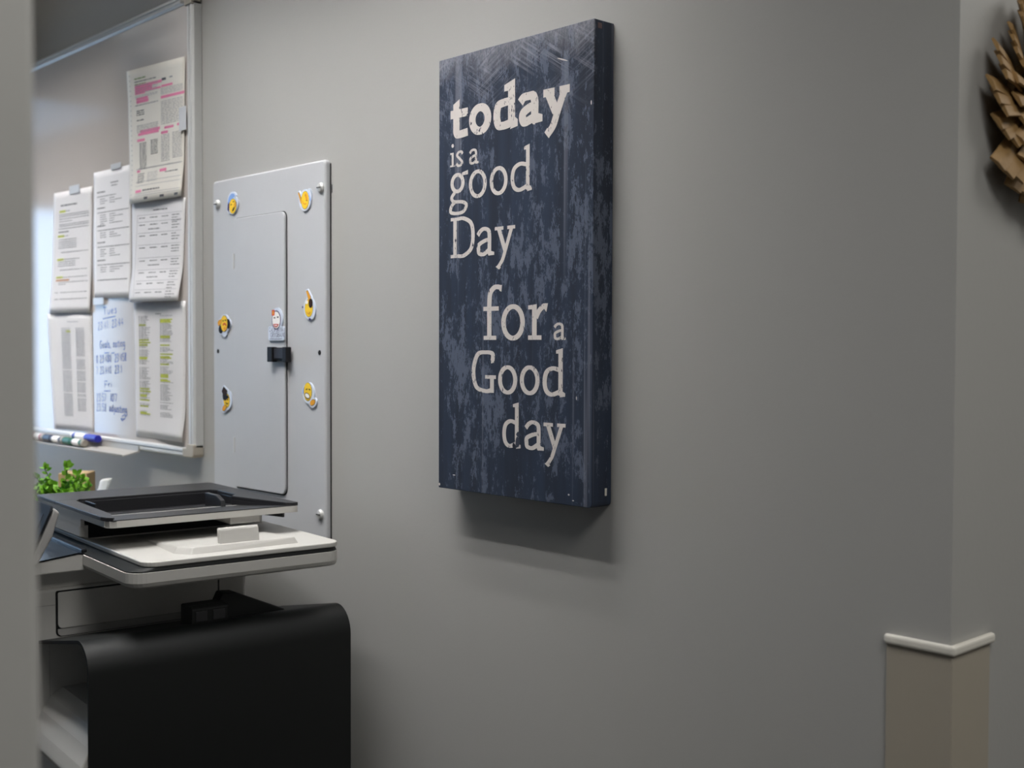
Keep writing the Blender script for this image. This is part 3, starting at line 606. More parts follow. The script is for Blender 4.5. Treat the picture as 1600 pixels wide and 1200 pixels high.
for cx, sx in ((BX1, -1), (BX0, 1)):
    for cz, sz in ((BZ0, 1), (BZ1, -1)):
        pts = [(0.0, 0.006), (0.002, 0.0015), (0.006, 0.0), (0.044, 0.0), (0.046, 0.0175), (0.030, 0.018), (0.0265, 0.026), (0.0265, 0.026), (0.0, 0.026)]
        o = [(cx + sx * a, cz + sz * b) for a, b in pts]
        MB().loft([[bl(x, y, z) for x, z in o] for y in (-0.0005, -0.0235)]).put('corner_cap', M_CAPB, wb, bevel=0.002)
# marker tray: back flange, shelf, lip
tprof = [(-0.021, 1.2925), (-0.0235, 1.2925), (-0.0245, 1.2815), (-0.057, 1.2745), (-0.060, 1.2768), (-0.0605, 1.2758), (-0.0575, 1.2725), (-0.021, 1.2795)]
MB().loft([[bl(x, y, z) for y, z in tprof] for x in (-3.72, -2.343)]).put('marker_tray', M_ALUP, wb)
# handwriting
I = Ink2D(-0.0142, 0.000004)
h = 0.0165
text(I, 'Tues', -2.533, 1.571, h, 0.0018, 1.5, 0.05); I.stroke([(-2.535, 1.562), (-2.470, 1.567)], 0.0018)
text(I, '23:41', -2.560, 1.538, h, 0.0018, 1.02, 0.08); text(I, '23:44', -2.488, 1.543, h, 0.0022, 1.0, 0.08)
text(I, 'Goals, noting', -2.552, 1.497, h, 0.0022, 1.0, 0.03); I.stroke([(-2.527, 1.4865), (-2.503, 1.4875)], 0.0018); I.stroke([(-2.492, 1.4865), (-2.475, 1.4875)], 0.0018)
text(I, '8 23:480', -2.570, 1.464, h, 0.002, 0.86, 0.05); text(I, '23:458', -2.475, 1.468, h, 0.0022, 0.86, 0.05)
text(I, '7 23:440', -2.570, 1.439, h, 0.0017, 0.86, 0.05); text(I, '23:1', -2.475, 1.443, h, 0.0022, 0.95, 0.05)
text(I, 'Fri', -2.527, 1.410, h * 0.9, 0.0017, 1.5, 0.05); I.stroke([(-2.530, 1.4025), (-2.498, 1.4035)], 0.0018)
text(I, '23:57', -2.570, 1.379, h, 0.0017, 0.95, 0.03); text(I, '107', -2.500, 1.381, h, 0.0022, 1.2, 0.02)
text(I, '23:58', -2.570, 1.3575, h, 0.0016, 0.95, 0.0); text(I, 'adjusting', -2.504, 1.359, h, 0.0022, 1.0, -0.02)
I.stroke(catmull([(-2.440, 1.350), (-2.425, 1.355), (-2.428, 1.345), (-2.446, 1.345), (-2.436, 1.340)]), 0.002)
def to_board(I, parent, name, m):
    v = [bl(x, y, z) for x, y, z in I.mb.v]; return link(name, v, I.mb.f, m, parent)
tag(to_board(I, wb, 'handwriting', M_MARK), kind='stuff')

# papers ------------------------------------------------------------
class Sheet:
    def __init__(s, name, label, TL, TR, BR, BL, y0, mat_, curl):
        s.c = (TL, TR, BR, BL); s.y0 = y0; s.curl = curl
        cx = (TL[0] + TR[0]) / 2
        s.o = (cx, 0, BL[1]); s.e = empty(name, s.o); tag(s.e, label, 'paper', 'sheets taped to the whiteboard')
        nu, nv = 14, 18; vs = []; fs = []
        for side in (0, 1):
            for j in range(nv + 1):
                for i in range(nu + 1):
                    p = s.at(i / nu, j / nv); vs.append((p[0], p[1] + (0.0002 if side else 0), p[2]))
        n = nu + 1; K = n * (nv + 1)
        for j in range(nv):
            for i in range(nu):
                a = j * n + i; fs.append((a, a + 1, a + n + 1, a + n)); fs.append((K + a, K + a + n, K + a + n + 1, K + a + 1))
        for i in range(nu): fs.append((i, K + i, K + i + 1, i + 1)); b = nv * n + i; fs.append((b, b + 1, K + b + 1, K + b))
        for j in range(nv): a = j * n; fs.append((a, a + n, K + a + n, K + a)); b = a + nu; fs.append((b, K + b, K + b + n, b + n))
        link('sheet', vs, fs, mat_, s.e, smooth=True)
        s.inks = {}
    def at(s, u, v, lift=0.0):                       # u right 0..1, v down 0..1
        TL, TR, BR, BL = s.c
        x = (TL[0] * (1 - u) + TR[0] * u) * (1 - v) + (BL[0] * (1 - u) + BR[0] * u) * v
        z = (TL[1] * (1 - u) + TR[1] * u) * (1 - v) + (BL[1] * (1 - u) + BR[1] * u) * v
        return (x - s.o[0], s.y0 - s.curl(u, v) - lift, z - s.o[2])
    def mark(s, name, m, u0, u1, v0, v1, lift=0.0004):
        if 'highlight' in name or name == 'printed_block': s.n = getattr(s, 'n', 0) + 1; key = (name, s.n)
        else: key = (name, 0)
        mb = s.inks.setdefault(key, (m, MB()))[1]
        n = max(1, int((u1 - u0) * 14)); vs = []
        for i in range(n + 1):
            u = u0 + (u1 - u0) * i / n; vs += [s.at(u, v0, lift), s.at(u, v1, lift)]
        mb.add(vs, [(2 * i, 2 * i + 2, 2 * i + 3, 2 * i + 1) for i in range(n)])
    def line(s, u0, u1, v, th=0.0042, name='printed_text', m=None, words=True):
        m = m or M_INK; u = u0
        while u < u1 - 0.004:
            l = random.uniform(0.02, 0.075) if words else (u1 - u)
            e = min(u + l, u1); s.mark(name, m, u, e, v - th / 2, v + th / 2, 0.0005); u = e + 0.011
    def done(s):
        for (nm, _), (m, mb) in s.inks.items():
            o = mb.put(nm, m, s.e)
            if nm in ('printed_text', 'faint_text', 'printed_rule', 'punch_mark', 'green_print'): o['kind'] = 'stuff'

def sm(a, b, x): t = min(1, max(0, (x - a) / (b - a))); return t * t * (3 - 2 * t)
YB = -0.0148
# left page with yellow headings
s = Sheet('paper', 'typed page with yellow highlighted headings, upper left of the taped sheets', (-2.7971, 1.8635), (-2.5812, 1.859), (-2.5896, 1.5777), (-2.8185, 1.5792), YB - 0.0006, M_PAPERG, lambda u, v: 0.004 * sm(0.6, 1, v) + 0.001 * (1 + math.sin(u * 6)) * v)
s.line(0.2, 0.62, 0.115, 0.011); s.mark('highlight', M_YEL, 0.17, 0.33, 0.155, 0.172); s.line(0.18, 0.45, 0.163)
for v in (0.19, 0.205, 0.225, 0.245, 0.27, 0.285, 0.305): s.line(0.17, 0.92 if v < 0.24 or v > 0.26 else 0.5, v)
s.line(0.16, 0.42, 0.332, 0.008); s.mark('highlight', M_YEL, 0.14, 0.31, 0.357, 0.374); s.line(0.15, 0.42, 0.366)
for v in (0.395, 0.412, 0.429, 0.446, 0.463): s.line(0.17, 0.62, v)
s.line(0.24, 0.92, 0.50); s.mark('highlight', M_YEL, 0.14, 0.31, 0.55, 0.566); s.line(0.15, 0.7, 0.558)
for v in (0.577, 0.594, 0.611): s.line(0.17, 0.6, v)
s.line(0.22, 0.9, 0.645); s.mark('highlight', M_YEL, 0.13, 0.30, 0.697, 0.712); s.line(0.14, 0.9, 0.705); s.mark('orange_highlight', M_ORG, 0.13, 0.46, 0.722, 0.735); s.line(0.14, 0.48, 0.728); s.line(0.2, 0.92, 0.745); s.line(0.2, 0.4, 0.762)
for v in (0.83, 0.885): s.line(0.12, 0.22, v); s.line(0.27, 0.92, v)
s.done()
# bottom-left faint list
s = Sheet('paper', 'faint two-column list page at bottom left, under the highlighted page', (-2.834, 1.5795), (-2.5896, 1.5777), (-2.5841, 1.3075), (-2.809, 1.3040), YB - 0.0002, M_PAPERG, lambda u, v: 0.005 * (1 - sm(0, 0.2, u)) * (1 - v) + 0.002 * math.sin(u * 3) * (1 - v))
s.line(0.45, 0.7, 0.075, 0.006, 'faint_text', M_INKL); s.mark('highlight', M_YEL, 0.42, 0.52, 0.148, 0.163)
for k in range(62):
    v = 0.13 + k * 0.0122
    if k in (29, 45): continue
    s.line(0.30, 0.52, v, 0.0048, 'faint_text', M_INKL)
    if k not in (20, 21, 37, 48) and k < 58: s.line(0.64, 0.84, v, 0.0048, 'faint_text', M_INKL)
s.done()
# middle page
s = Sheet('paper', 'typed page of short indented paragraphs, between the left page and the pink form', (-2.574, 1.8881), (-2.391, 1.8863), (-2.389, 1.6049), (-2.5755, 1.6074), YB - 0.0004, M_PAPER, lambda u, v: 0.003 * sm(0.7, 1, v) * u)
s.line(0.48, 0.68, 0.105, 0.007); s.line(0.50, 0.66, 0.128, 0.006)
for a, ls in ((0.165, 3), (0.29, 5), (0.43, 3), (0.56, 4), (0.70, 3)):
    s.line(0.1, 0.32, a, 0.008); s.line(0.1, 0.96 if a != 0.165 else 0.62, a + 0.035, 0.005)
    for k in range(ls):
        v = a + 0.056 + k * 0.017; s.line(0.18, random.uniform(0.28, 0.38), v); s.line(0.44, random.uniform(0.52, 0.8), v)
s.line(0.1, 0.92, 0.855, 0.006); s.done()
# table page
s = Sheet('paper', 'printed schedule table with a lifted bottom edge, below the pink form', (-2.3831, 1.8033), (-2.146, 1.7952), (-2.164, 1.592), (-2.383, 1.5952), YB - 0.0010, M_PAPER, lambda u, v: 0.014 * sm(0.55, 1, v) ** 1.5 * (0.6 + 0.4 * math.sin(math.pi * u)))
s.line(0.42, 0.68, 0.09, 0.009)
rows = (0.13, 0.2, 0.31, 0.43, 0.56, 0.68, 0.79, 0.88)
for a in rows:
    s.mark('printed_rule', M_INKL, 0.12, 0.95, a, a + 0.0028)
    for u0, u1 in ((0.15, 0.26), (0.36, 0.5), (0.58, 0.7)): s.line(u0, u1, a + 0.03, 0.007)
    for k in range(3): s.line(0.77, random.uniform(0.86, 0.94), a + 0.025 + k * 0.027, 0.006)
for a in (0.2, 0.56, 0.68): s.line(0.33, 0.55, a + 0.075, 0.007)
s.mark('printed_rule', M_INKL, 0.115, 0.119, 0.13, 0.95); s.done()
# highlighted list page
s = Sheet('paper', 'dense two-column list with many yellow highlights, lower right of the whiteboard', (-2.38, 1.5924), (-2.1481, 1.5916), (-2.1537, 1.3115), (-2.3719, 1.3119), YB - 0.0003, M_PAPERG, lambda u, v: 0.007 * sm(0.75, 1, v) * sm(0.3, 1, u))
s.line(0.44, 0.54, 0.085, 0.006)
yl = {0: (7, 19, 21, 23, 33, 34, 58, 60, 63, 64, 67, 69, 72, 73, 74, 77, 78), 1: (3, 4, 5, 16, 17, 23, 24, 29, 30, 31, 32, 33, 38, 46, 47, 48, 50, 51)}
for c_, (u0, u1) in enumerate(((0.10, 0.42), (0.52, 0.86))):
    for k in range(80):
        v = 0.10 + k * 0.0093
        if random.random() < 0.16: continue
        e = u0 + (u1 - u0) * random.uniform(0.4, 0.75)
        if k in yl[c_]: s.mark('highlight', M_YEL, u0, e, v - 0.0048, v + 0.0048, 0.0003)
        s.mark('printed_text', M_INK, u0, u0 + 0.03, v - 0.0013, v + 0.0013); s.line(u0 + 0.045, e, v, 0.0026)
s.done()
# pink form
def curlp(u, v): return 0.001 + 0.009 * sm(0.72, 1, v) * (0.35 + 0.65 * abs(math.sin(3.6 * u))) + 0.004 * sm(0.25, 0.0, v) * (1 - u) * 0.5
s = Sheet('paper', 'cream multi-part form with pink highlighter strips, highest of the taped sheets', (-2.3973, 2.0823), (-2.1431, 2.0695), (-2.1512, 1.7969), (-2.3862, 1.8008), YB - 0.0016, M_PAPERC, curlp)
s.line(0.14, 0.34, 0.075, 0.008, 'green_print', M_GRN); s.line(0.14, 0.52, 0.098, 0.006); s.line(0.14, 0.34, 0.117, 0.006, 'green_print', M_GRN)
for u0, u1, v0, v1 in ((0.14, 0.62, 0.123, 0.143), (0.14, 0.45, 0.143, 0.17), (0.14, 0.60, 0.17, 0.183), (0.14, 0.32, 0.178, 0.192), (0.16, 0.37, 0.218, 0.234), (0.16, 0.38, 0.236, 0.258), (0.61, 0.80, 0.165, 0.180), (0.60, 1.0, 0.243, 0.262), (0.22, 0.58, 0.462, 0.482), (0.18, 0.56, 0.482, 0.500), (0.66, 0.82, 0.470, 0.487), (0.88, 1.0, 0.465, 0.482), (0.60, 0.72, 0.502, 0.52), (0.16, 0.30, 0.525, 0.543), (0.15, 0.21, 0.755, 0.772), (0.58, 0.70, 0.772, 0.793), (0.15, 0.27, 0.905, 0.925)):
    s.mark('pink_highlight', M_PINK, u0, u1, v0, v1)
for v in (0.13, 0.15, 0.165, 0.18): s.line(0.15, 0.55, v, 0.004, 'faint_text', M_INKL)
s.mark('printed_block', M_INK, 0.62, 0.69, 0.115, 0.133); s.mark('printed_block', M_INKL, 0.75, 0.8, 0.115, 0.125)
for v in (0.205, 0.215, 0.27, 0.275): s.line(0.14, 0.55, v, 0.003, 'faint_text', M_INKL)
for v in (0.19, 0.2, 0.21, 0.22, 0.23): s.line(0.6, 0.97, v, 0.003, 'faint_text', M_INKL)
for v in (0.315, 0.33, 0.345, 0.385): s.line(0.16, 0.3, v, 0.006)
for k in range(14): s.line(0.6, 0.98, 0.285 + 0.0125 * k, 0.0038, 'faint_text', M_INKL)
for k in range(5): s.line(0.16, 0.55, 0.425 + 0.012 * k, 0.004, 'faint_text', M_INKL)
for k in range(16):
    s.line(0.2, 0.33, 0.56 + 0.0125 * k, 0.0042); 
    if k < 9: s.line(0.41, 0.54, 0.55 + 0.0125 * k, 0.0042)
    s.line(0.6, 0.75, 0.53 + 0.0125 * k, 0.0036, 'faint_text', M_INKL); s.line(0.8, 0.97, 0.525 + 0.012 * k, 0.0036, 'faint_text', M_INKL)
for v in (0.745, 0.75, 0.845, 0.875, 0.935, 0.95): s.line(0.14, 0.97, v, 0.0025, 'faint_text', M_INKL, words=False)
for k in range(6): s.line(0.17, 0.3, 0.785 + 0.013 * k, 0.0042); s.line(0.36, 0.55, 0.785 + 0.013 * k, 0.003, 'faint_text', M_INKL)
s.line(0.68, 0.9, 0.80, 0.006); s.line(0.3, 0.62, 0.913, 0.010)
for u in (0.34, 0.63, 0.86): s.mark('printed_block', M_INK, u, u + 0.07, 0.965, 0.983)
for k in range(26): s.mark('punch_mark', M_INKL, 0.045, 0.06, 0.04 + k * 0.037, 0.046 + k * 0.037)
s.done()
def tape(x0, x1, z0, z1, y, label):
    o = MB().box(x0, x1, y - 0.0003, y, z0, z1).put('tape', M_TAPE); tag(o, label, 'tape', 'tape holding the sheets')
tape(-2.704, -2.647, 1.852, 1.8705, -0.0172, 'piece of clear tape on the top edge of the left page')
tape(-2.482, -2.431, 1.884, 1.896, -0.0172, 'piece of clear tape on the top edge of the middle page')
tape(-2.160, -2.131, 1.925, 1.971, -0.0218, 'piece of clear tape on the right edge of the pink form')
tape(-2.573, -2.520, 1.594, 1.609, -0.0190, 'piece of clear tape on the bottom edge of the middle page')

# markers -----------------------------------------------------------
def marker(x0, x1, y, z, body, cap, plug, cap_right, label, r=0.0082):
    t = empty('marker', (x0, y, z)); tag(t, label, 'marker', 'markers on the tray')
    Ln = x1 - x0; capL = Ln * 0.36
    def seg(nm, a, b, ra, m):
        if not cap_right: a, b = Ln - b, Ln - a
        MB().tube([(a, 0, 0), (a + 0.0012, 0, 0), (b - 0.0012, 0, 0), (b, 0, 0)], [ra * 0.8, ra, ra, ra * 0.8], 16).put(nm, m, t)
    seg('barrel', 0.008, Ln - capL, r * 0.93, body); seg('cap', Ln - capL, Ln, r * 1.06, cap); seg('end_plug', 0, 0.010, r * 1.02, plug)
    seg('label', 0.022, Ln - capL - 0.012, r * 0.955, M_MWH)
M_MKG = mat('green_plastic', (24, 92, 58), 0.4); M_MKB = mat('blue_plastic', (28, 36, 170), 0.35); M_MKK = mat('navy_black_plastic', (32, 34, 56), 0.4); M_MKR = mat('red_plastic', (150, 60, 70), 0.4)
zt = 1.2875
marker(-2.665, -2.555, -0.0475, 1.2862, M_MKG, M_MKG, M_CAPB, False, 'green marker lying in front of the blue one, beige end to the right')
marker(-2.780, -2.668, -0.0475, 1.2862, M_MKK, M_MKK, M_CAPB, False, 'dark navy marker on the tray, left of the green one')
marker(-2.895, -2.783, -0.0475, 1.2862, M_MKR, M_MKR, M_CAPB, False, 'reddish marker on the tray, partly hidden behind the door jamb')
marker(-2.655, -2.520, -0.0330, 1.2975, M_MKB, M_MKB, M_MWH, True, 'blue marker lying against the board, blue cap to the right')

# ------------------------------------------------------------------ printer
TH = math.radians(5.3)
pr = empty('printer', (-1.5754, -0.04, 0), -TH); tag(pr, 'white and black floor-standing multifunction printer against the wall', 'printer')
ring = lambda x0, x1, y0, y1, r, z, n=6: P_xy(rrect(x0, x1, y0, y1, r, n), z)
SA = -0.240                                           # side plane of the body
MB().loft([ring(-0.50, SA, -0.423, -0.055, 0.010, 0.02), ring(-0.50, SA, -0.423, -0.055, 0.010, 1.1180)]).put('body', M_WHITE, pr, bevel=0.005, seg=3)
MB().loft([ring(-0.49, SA - 0.010, -0.408, -0.065, 0.006, 1.117), ring(-0.49, SA - 0.010, -0.408, -0.065, 0.006, 1.149)]).put('pedestal', M_WHITE, pr)
MB().box(SA - 0.001, SA + 0.0006, -0.421, -0.382, 1.0920, 1.0928).box(SA - 0.001, SA + 0.0006, -0.4122, -0.4112, 0.6, 1.0922).put('body_seam', M_GREYP, pr)
MB().box(SA - 0.001, SA + 0.0004, -0.3915, -0.3907, 0.6, 1.030).put('body_seam', M_GREYP, pr)
MB().loft([P_yz(rrect(-0.3815, -0.1085, 1.0405, 1.1138, [0.008, 0.001, 0.001, 0.003], 4), a) for a in (SA - 0.002, SA + 0.0008)]).put('door_gap', M_GAP, pr)
MB().loft([P_yz(rrect(-0.3785, -0.1105, 1.0535, 1.1115, [0.008, 0.002, 0.002, 0.003], 4), a) for a in (SA - 0.002, SA + 0.0026)]).put('side_door', M_WHITE, pr, bevel=0.0008)
MB().loft([P_yz(rrect(-0.3785, -0.1105, 1.0415, 1.0530, [0.007, 0.001, 0.001, 0.001], 4), a) for a in (SA - 0.001, SA + 0.0014)]).put('door_sill', M_GREYP, pr)
MB().box(SA - 0.001, SA + 0.0006, -0.1080, -0.1072, 0.9, 1.117).put('body_seam', M_GAP, pr)
# scanner bed
sb = MB(); A0, A1, B0, B1 = -0.50, 0.0, -0.349, 0.0
sb.loft([ring(A0, A1 - 0.014, B0 + 0.014, B1, 0.018, 1.1475), ring(A0, A1 - 0.004, B0 + 0.004, B1, 0.024, 1.1515), ring(A0, A1, B0, B1, 0.026, 1.1575), ring(A0, A1, B0, B1, 0.026, 1.1725)])
sb.put('scanner_bed', M_WHITE, pr, smooth=False)
MB().loft([ring(A0, A1 - 0.0022, B0 + 0.0022, B1 - 0.002, 0.024, 1.1715), ring(A0, A1 - 0.0022, B0 + 0.0022, B1 - 0.002, 0.024, 1.1745), ring(A0, A1 - 0.004, -0.330, B1 - 0.004, 0.022, 1.1785), ring(A0, A1 - 0.006, -0.322, B1 - 0.004, 0.022, 1.1795)]).put('scanner_rim', M_SHELL, pr)
# lid
MB().loft([ring(-0.498, -0.002, -0.326, -0.001, 0.022, 1.1792), ring(-0.498, -0.002, -0.326, -0.001, 0.022, 1.187)]).put('scanner_lid', M_WHITE, pr, bevel=0.0018, seg=3)
MB().add([(-0.235, -0.250, 1.1868), (-0.236, -0.07, 1.1868), (-0.030, -0.262, 1.1868), (-0.030, -0.064, 1.1868), (-0.052, -0.262, 1.1868), (-0.028, -0.245, 1.1868),
          (-0.034, -0.069, 1.197), (-0.056, -0.255, 1.197), (-0.034, -0.240, 1.197), (-0.15, -0.250, 1.1915), (-0.15, -0.072, 1.1915)],
         [(0, 4, 7, 9), (4, 5, 8, 7), (5, 3, 6, 8), (9, 7, 8, 6, 10), (0, 9, 10, 1), (1, 10, 6, 3)]).put('output_ramp', M_WHITE, pr, bevel=0.0015)
MB().loft([[(a, b, z) for a, z in ((-0.043 - 0.006, 1.190), (-0.037, 1.1875), (-0.043, 1.2165), (-0.0445, 1.2195), (-0.049, 1.2205), (-0.054, 1.219), (-0.053, 1.214))] for b in (-0.193, -0.127)]).put('paper_stop', M_WHITE, pr, bevel=0.0018)
# feeder
fd = MB(); fA0, fA1, fB0, fB1 = -0.50, -0.134, -0.334, -0.012
fd.loft([ring(fA0, -0.264, fB0 + 0.010, fB1, 0.008, 1.1872), ring(fA0, -0.264, fB0, fB1, 0.008, 1.192), ring(fA0, -0.264, fB0, fB1, 0.008, 1.210)])
fd.put('feeder_base', M_WHITE, pr)
sk = MB()
sk.box(fA0, -0.264, fB0, fB0 + 0.006, 1.2085, 1.2315).box(-0.264, -0.150, fB0, fB0 + 0.006, 1.2212, 1.2315).box(fA0, -0.264, fB1 - 0.006, fB1, 1.2085, 1.2315).box(-0.264, fA1, fB1 - 0.006, fB1, 1.2212, 1.2315).box(fA0, fA0 + 0.006, fB0, fB1, 1.2085, 1.2315)
sk.loft([ring(-0.268, fA1, fB0, fB1, [0.001, 0.014, 0.006, 0.001], 1.2212), ring(-0.268, fA1, fB0, fB1, [0.001, 0.014, 0.006, 0.001], 1.2225)])
sk.loft([P_xy([(-0.15, fB0 + 0.001), (fA1 - 0.004, fB0 + 0.004), (fA1, fB0 + 0.014), (fA1, fB1), (fA1 - 0.006, fB1), (fA1 - 0.006, fB0 + 0.016), (-0.15, fB0 + 0.008)], z) for z in (1.222, 1.2318)])
sk.put('feeder_skirt', M_WHITE, pr)
tp = MB()
def slab(out, z0, z1): tp.loft([P_xy(out, z0), P_xy(out, z1)])
slab(rrect(fA0 - 0.002, -0.392, fB0 - 0.003, fB1 + 0.002, [0.008, 0, 0, 0.008], 4), 1.2312, 1.2375)
slab([(-0.392, fB0 - 0.003), (-0.158, fB0 - 0.003), (-0.142, fB0 + 0.001), (-0.134, fB0 + 0.008), (-0.140, fB0 + 0.012), (-0.19, -0.312), (-0.375, -0.306), (-0.392, -0.296)], 1.2312, 1.2375)
slab([(-0.392, -0.060), (-0.376, -0.050), (-0.300, -0.050), (-0.280, -0.066), (-0.142, -0.030), (-0.134, -0.022), (-0.136, fB1 + 0.002), (-0.392, fB1 + 0.002)], 1.2312, 1.2375)
tp.add([(-0.394, -0.33, 1.2115), (-0.394, -0.014, 1.2115), (-0.134, -0.014, 1.2335), (-0.134, -0.326, 1.2335), (-0.394, -0.33, 1.2095), (-0.394, -0.014, 1.2095), (-0.134, -0.014, 1.2308), (-0.134, -0.326, 1.2308)],
       [(0, 1, 2, 3), (7, 6, 5, 4), (0, 3, 7, 4), (1, 5, 6, 2), (2, 6, 7, 3), (0, 4, 5, 1)])
tp.box(-0.396, -0.390, -0.31, -0.05, 1.2115, 1.233)
tp.loft([P_xy([(-0.390, -0.056), (-0.376, -0.050), (-0.30, -0.050), (-0.28, -0.066), (-0.15, -0.032), (-0.15, -0.028), (-0.28, -0.060), (-0.30, -0.045), (-0.376, -0.045), (-0.390, -0.05)], z) for z in (1.2115, 1.232)])
tp.put('feeder_tray', M_BLACK, pr, bevel=0.0012)
MB().box(-0.372, -0.322, -0.292, -0.289, 1.214, 1.2365).put('paper_guide', M_BLACK, pr, bevel=0.0008)
MB().loft([P_xz([(-0.330, 1.214), (-0.330, 1.2405), (-0.285, 1.2405), (-0.262, 1.233), (-0.258, 1.222)], b) for b in (-0.094, -0.086)]).put('paper_guide', M_BLACK, pr, bevel=0.0008)
MB().box(-0.30, -0.2625, -0.322, -0.03, 1.1895, 1.2205).put('output_slot', M_GAP, pr)
MB().box(-0.262, -0.148, -0.128, -0.074, 1.208, 1.2214).put('output_rib', M_GREYP, pr, bevel=0.002)
MB().loft([[(a, b, z) for a, z in ((-0.262, 1.2212), (-0.262, 1.210), (-0.17, 1.2185), (-0.165, 1.2212))] for b in (-0.305, -0.13)]).put('output_roof', M_GAP, pr)
# console and touch panel
MB().loft([P_yz([(-0.432, 1.1475), (-0.345, 1.1475), (-0.345, 1.1725), (-0.355, 1.1740), (-0.432, 1.1650)], a) for a in (-0.455, -0.2078)]).put('console', M_WHITE, pr, bevel=0.002)
MB().loft([P_yz([(-0.4325, 1.1652), (-0.356, 1.1742), (-0.345, 1.1722), (-0.345, 1.1745), (-0.356, 1.1765), (-0.4325, 1.1675)], a) for a in (-0.452, -0.2072)]).put('console_top', M_GLOSST, pr)
MB().box(-0.44, -0.212, -0.349, -0.340, 1.172, 1.1805).put('console_hinge', M_GLOSSB, pr, bevel=0.002)
p0 = Vector((-0.434, 1.1655)); p1 = Vector((-0.3955, 1.2520)); dd = (p1 - p0).normalized(); nn = Vector((-dd.y, dd.x))     # nn points to the front
def pq(s_, n_): q = p0 + dd * s_ + nn * n_; return (q.x, q.y)
Lp = (p1 - p0).length
MB().loft([P_yz([pq(0.0, -0.001), pq(Lp, -0.001), pq(Lp - 0.004, -0.013), pq(Lp * 0.55, -0.018), pq(0.004, -0.014)], a) for a in (-0.425, -0.2005)]).put('touch_panel_housing', M_GREYP, pr, bevel=0.0035, seg=3)
MB().loft([[(a, *pq(s_, 0.0028)) for a, s_ in rrect(-0.4265, -0.199, 0.001, Lp + 0.001, 0.010, 5)], [(a, *pq(s_, -0.0012)) for a, s_ in rrect(-0.4265, -0.199, 0.001, Lp + 0.001, 0.010, 5)]]).put('touch_panel_bezel', M_BEZEL, pr, bevel=0.001)
MB().loft([[(a, *pq(s_, 0.0032)) for a, s_ in rrect(-0.41, -0.222, 0.018, Lp - 0.014, 0.002, 2)], [(a, *pq(s_, 0.0020)) for a, s_ in rrect(-0.41, -0.222, 0.018, Lp - 0.014, 0.002, 2)]]).put('touch_screen', M_SCREEN, pr)
# black wrap shell over the output bin
R = 0.042; tk = 0.0050; zc = 1.0356; A0s = math.radians(101.3)
outer = [(-0.243, 1.0382), (-0.15, 1.0568)] + [(-R + R * math.cos(t), zc + R * math.sin(t)) for t in [A0s * (1 - k / 10) for k in range(11)]] + [(0.0, 0.9), (0.0, 0.62)]
nx, nz = -0.196, 0.98
inner = [(-0.243 - nx * tk, 1.0382 - nz * tk), (-0.15 - nx * tk, 1.0568 - nz * tk)] + [(-R + (R - tk) * math.cos(t), zc + (R - tk) * math.sin(t)) for t in [A0s * (1 - k / 10) for k in range(11)]] + [(-tk, 0.9), (-tk, 0.62)]
vs = []; fs = []; n = len(outer)
for (a, z), (ia, iz) in zip(outer, inner): vs += [(a, -0.408, z), (a, 0.014, z), (ia, -0.408, iz), (ia, 0.014, iz)]
for i in range(n - 1):
    p, q = 4 * i, 4 * i + 4
    fs += [(p, p + 1, q + 1, q), (p + 2, q + 2, q + 3, p + 3), (p, q, q + 2, p + 2), (p + 1, p + 3, q + 3, q + 1)]
fs += [(0, 2, 3, 1), (4 * n - 4, 4 * n - 3, 4 * n - 1, 4 * n - 2)]
o = link('output_cover', vs, fs, M_SHELL, pr, smooth=True); o.data.set_sharp_from_angle(angle=math.radians(35))
# white output tray under the cover: a lip at the front, rising towards the back
sp = [(-0.423, 0.884), (-0.4215, 0.8895), (-0.416, 0.905), (-0.404, 0.928), (-0.390, 0.949), (-0.372, 0.960), (-0.060, 0.962), (-0.060, 0.62), (-0.418, 0.62), (-0.418, 0.875)]
MB().loft([[(a, b, z) for b, z in sp] for a in (SA - 0.003, -0.008)]).put('output_tray', M_WHITE, pr, bevel=0.002)
# release latch on the cover
MB().loft([[(-0.088, b, 1.068), (-0.043, b, 1.074), (-0.043, b, 1.100), (-0.050, b, 1.104), (-0.088, b, 1.102)] for b in (-0.238, -0.178)]).put('latch', M_SHELL, pr, bevel=0.0025)
MB().loft([P_yz([(-0.184, 1.064), (-0.066, 1.064), (-0.064, 1.072), (-0.150, 1.110), (-0.172, 1.112), (-0.182, 1.092)], a) for a in (-0.105, -0.078)]).put('latch_lever', M_SHELL, pr, bevel=0.002)
MB().box(-0.0435, -0.0415, -0.232, -0.213, 1.080, 1.096).box(-0.0435, -0.0415, -0.204, -0.184, 1.080, 1.096).put('latch_grip', M_BLACK, pr, bevel=0.001)

# the printer was drawn slightly large: bring every part to its real size
KP = 0.9543
pr.location = (-1.5034, -0.09, 0.0686)
for o in pr.children_recursive:
    o.data.transform(Matrix.Scale(KP, 4))
for a in (-0.47, -0.27):
    for b in (-0.37, -0.09): MB().tube([(a, b, -0.0686), (a, b, 0.022)], 0.018, 12).put('foot', M_BLACK, pr)

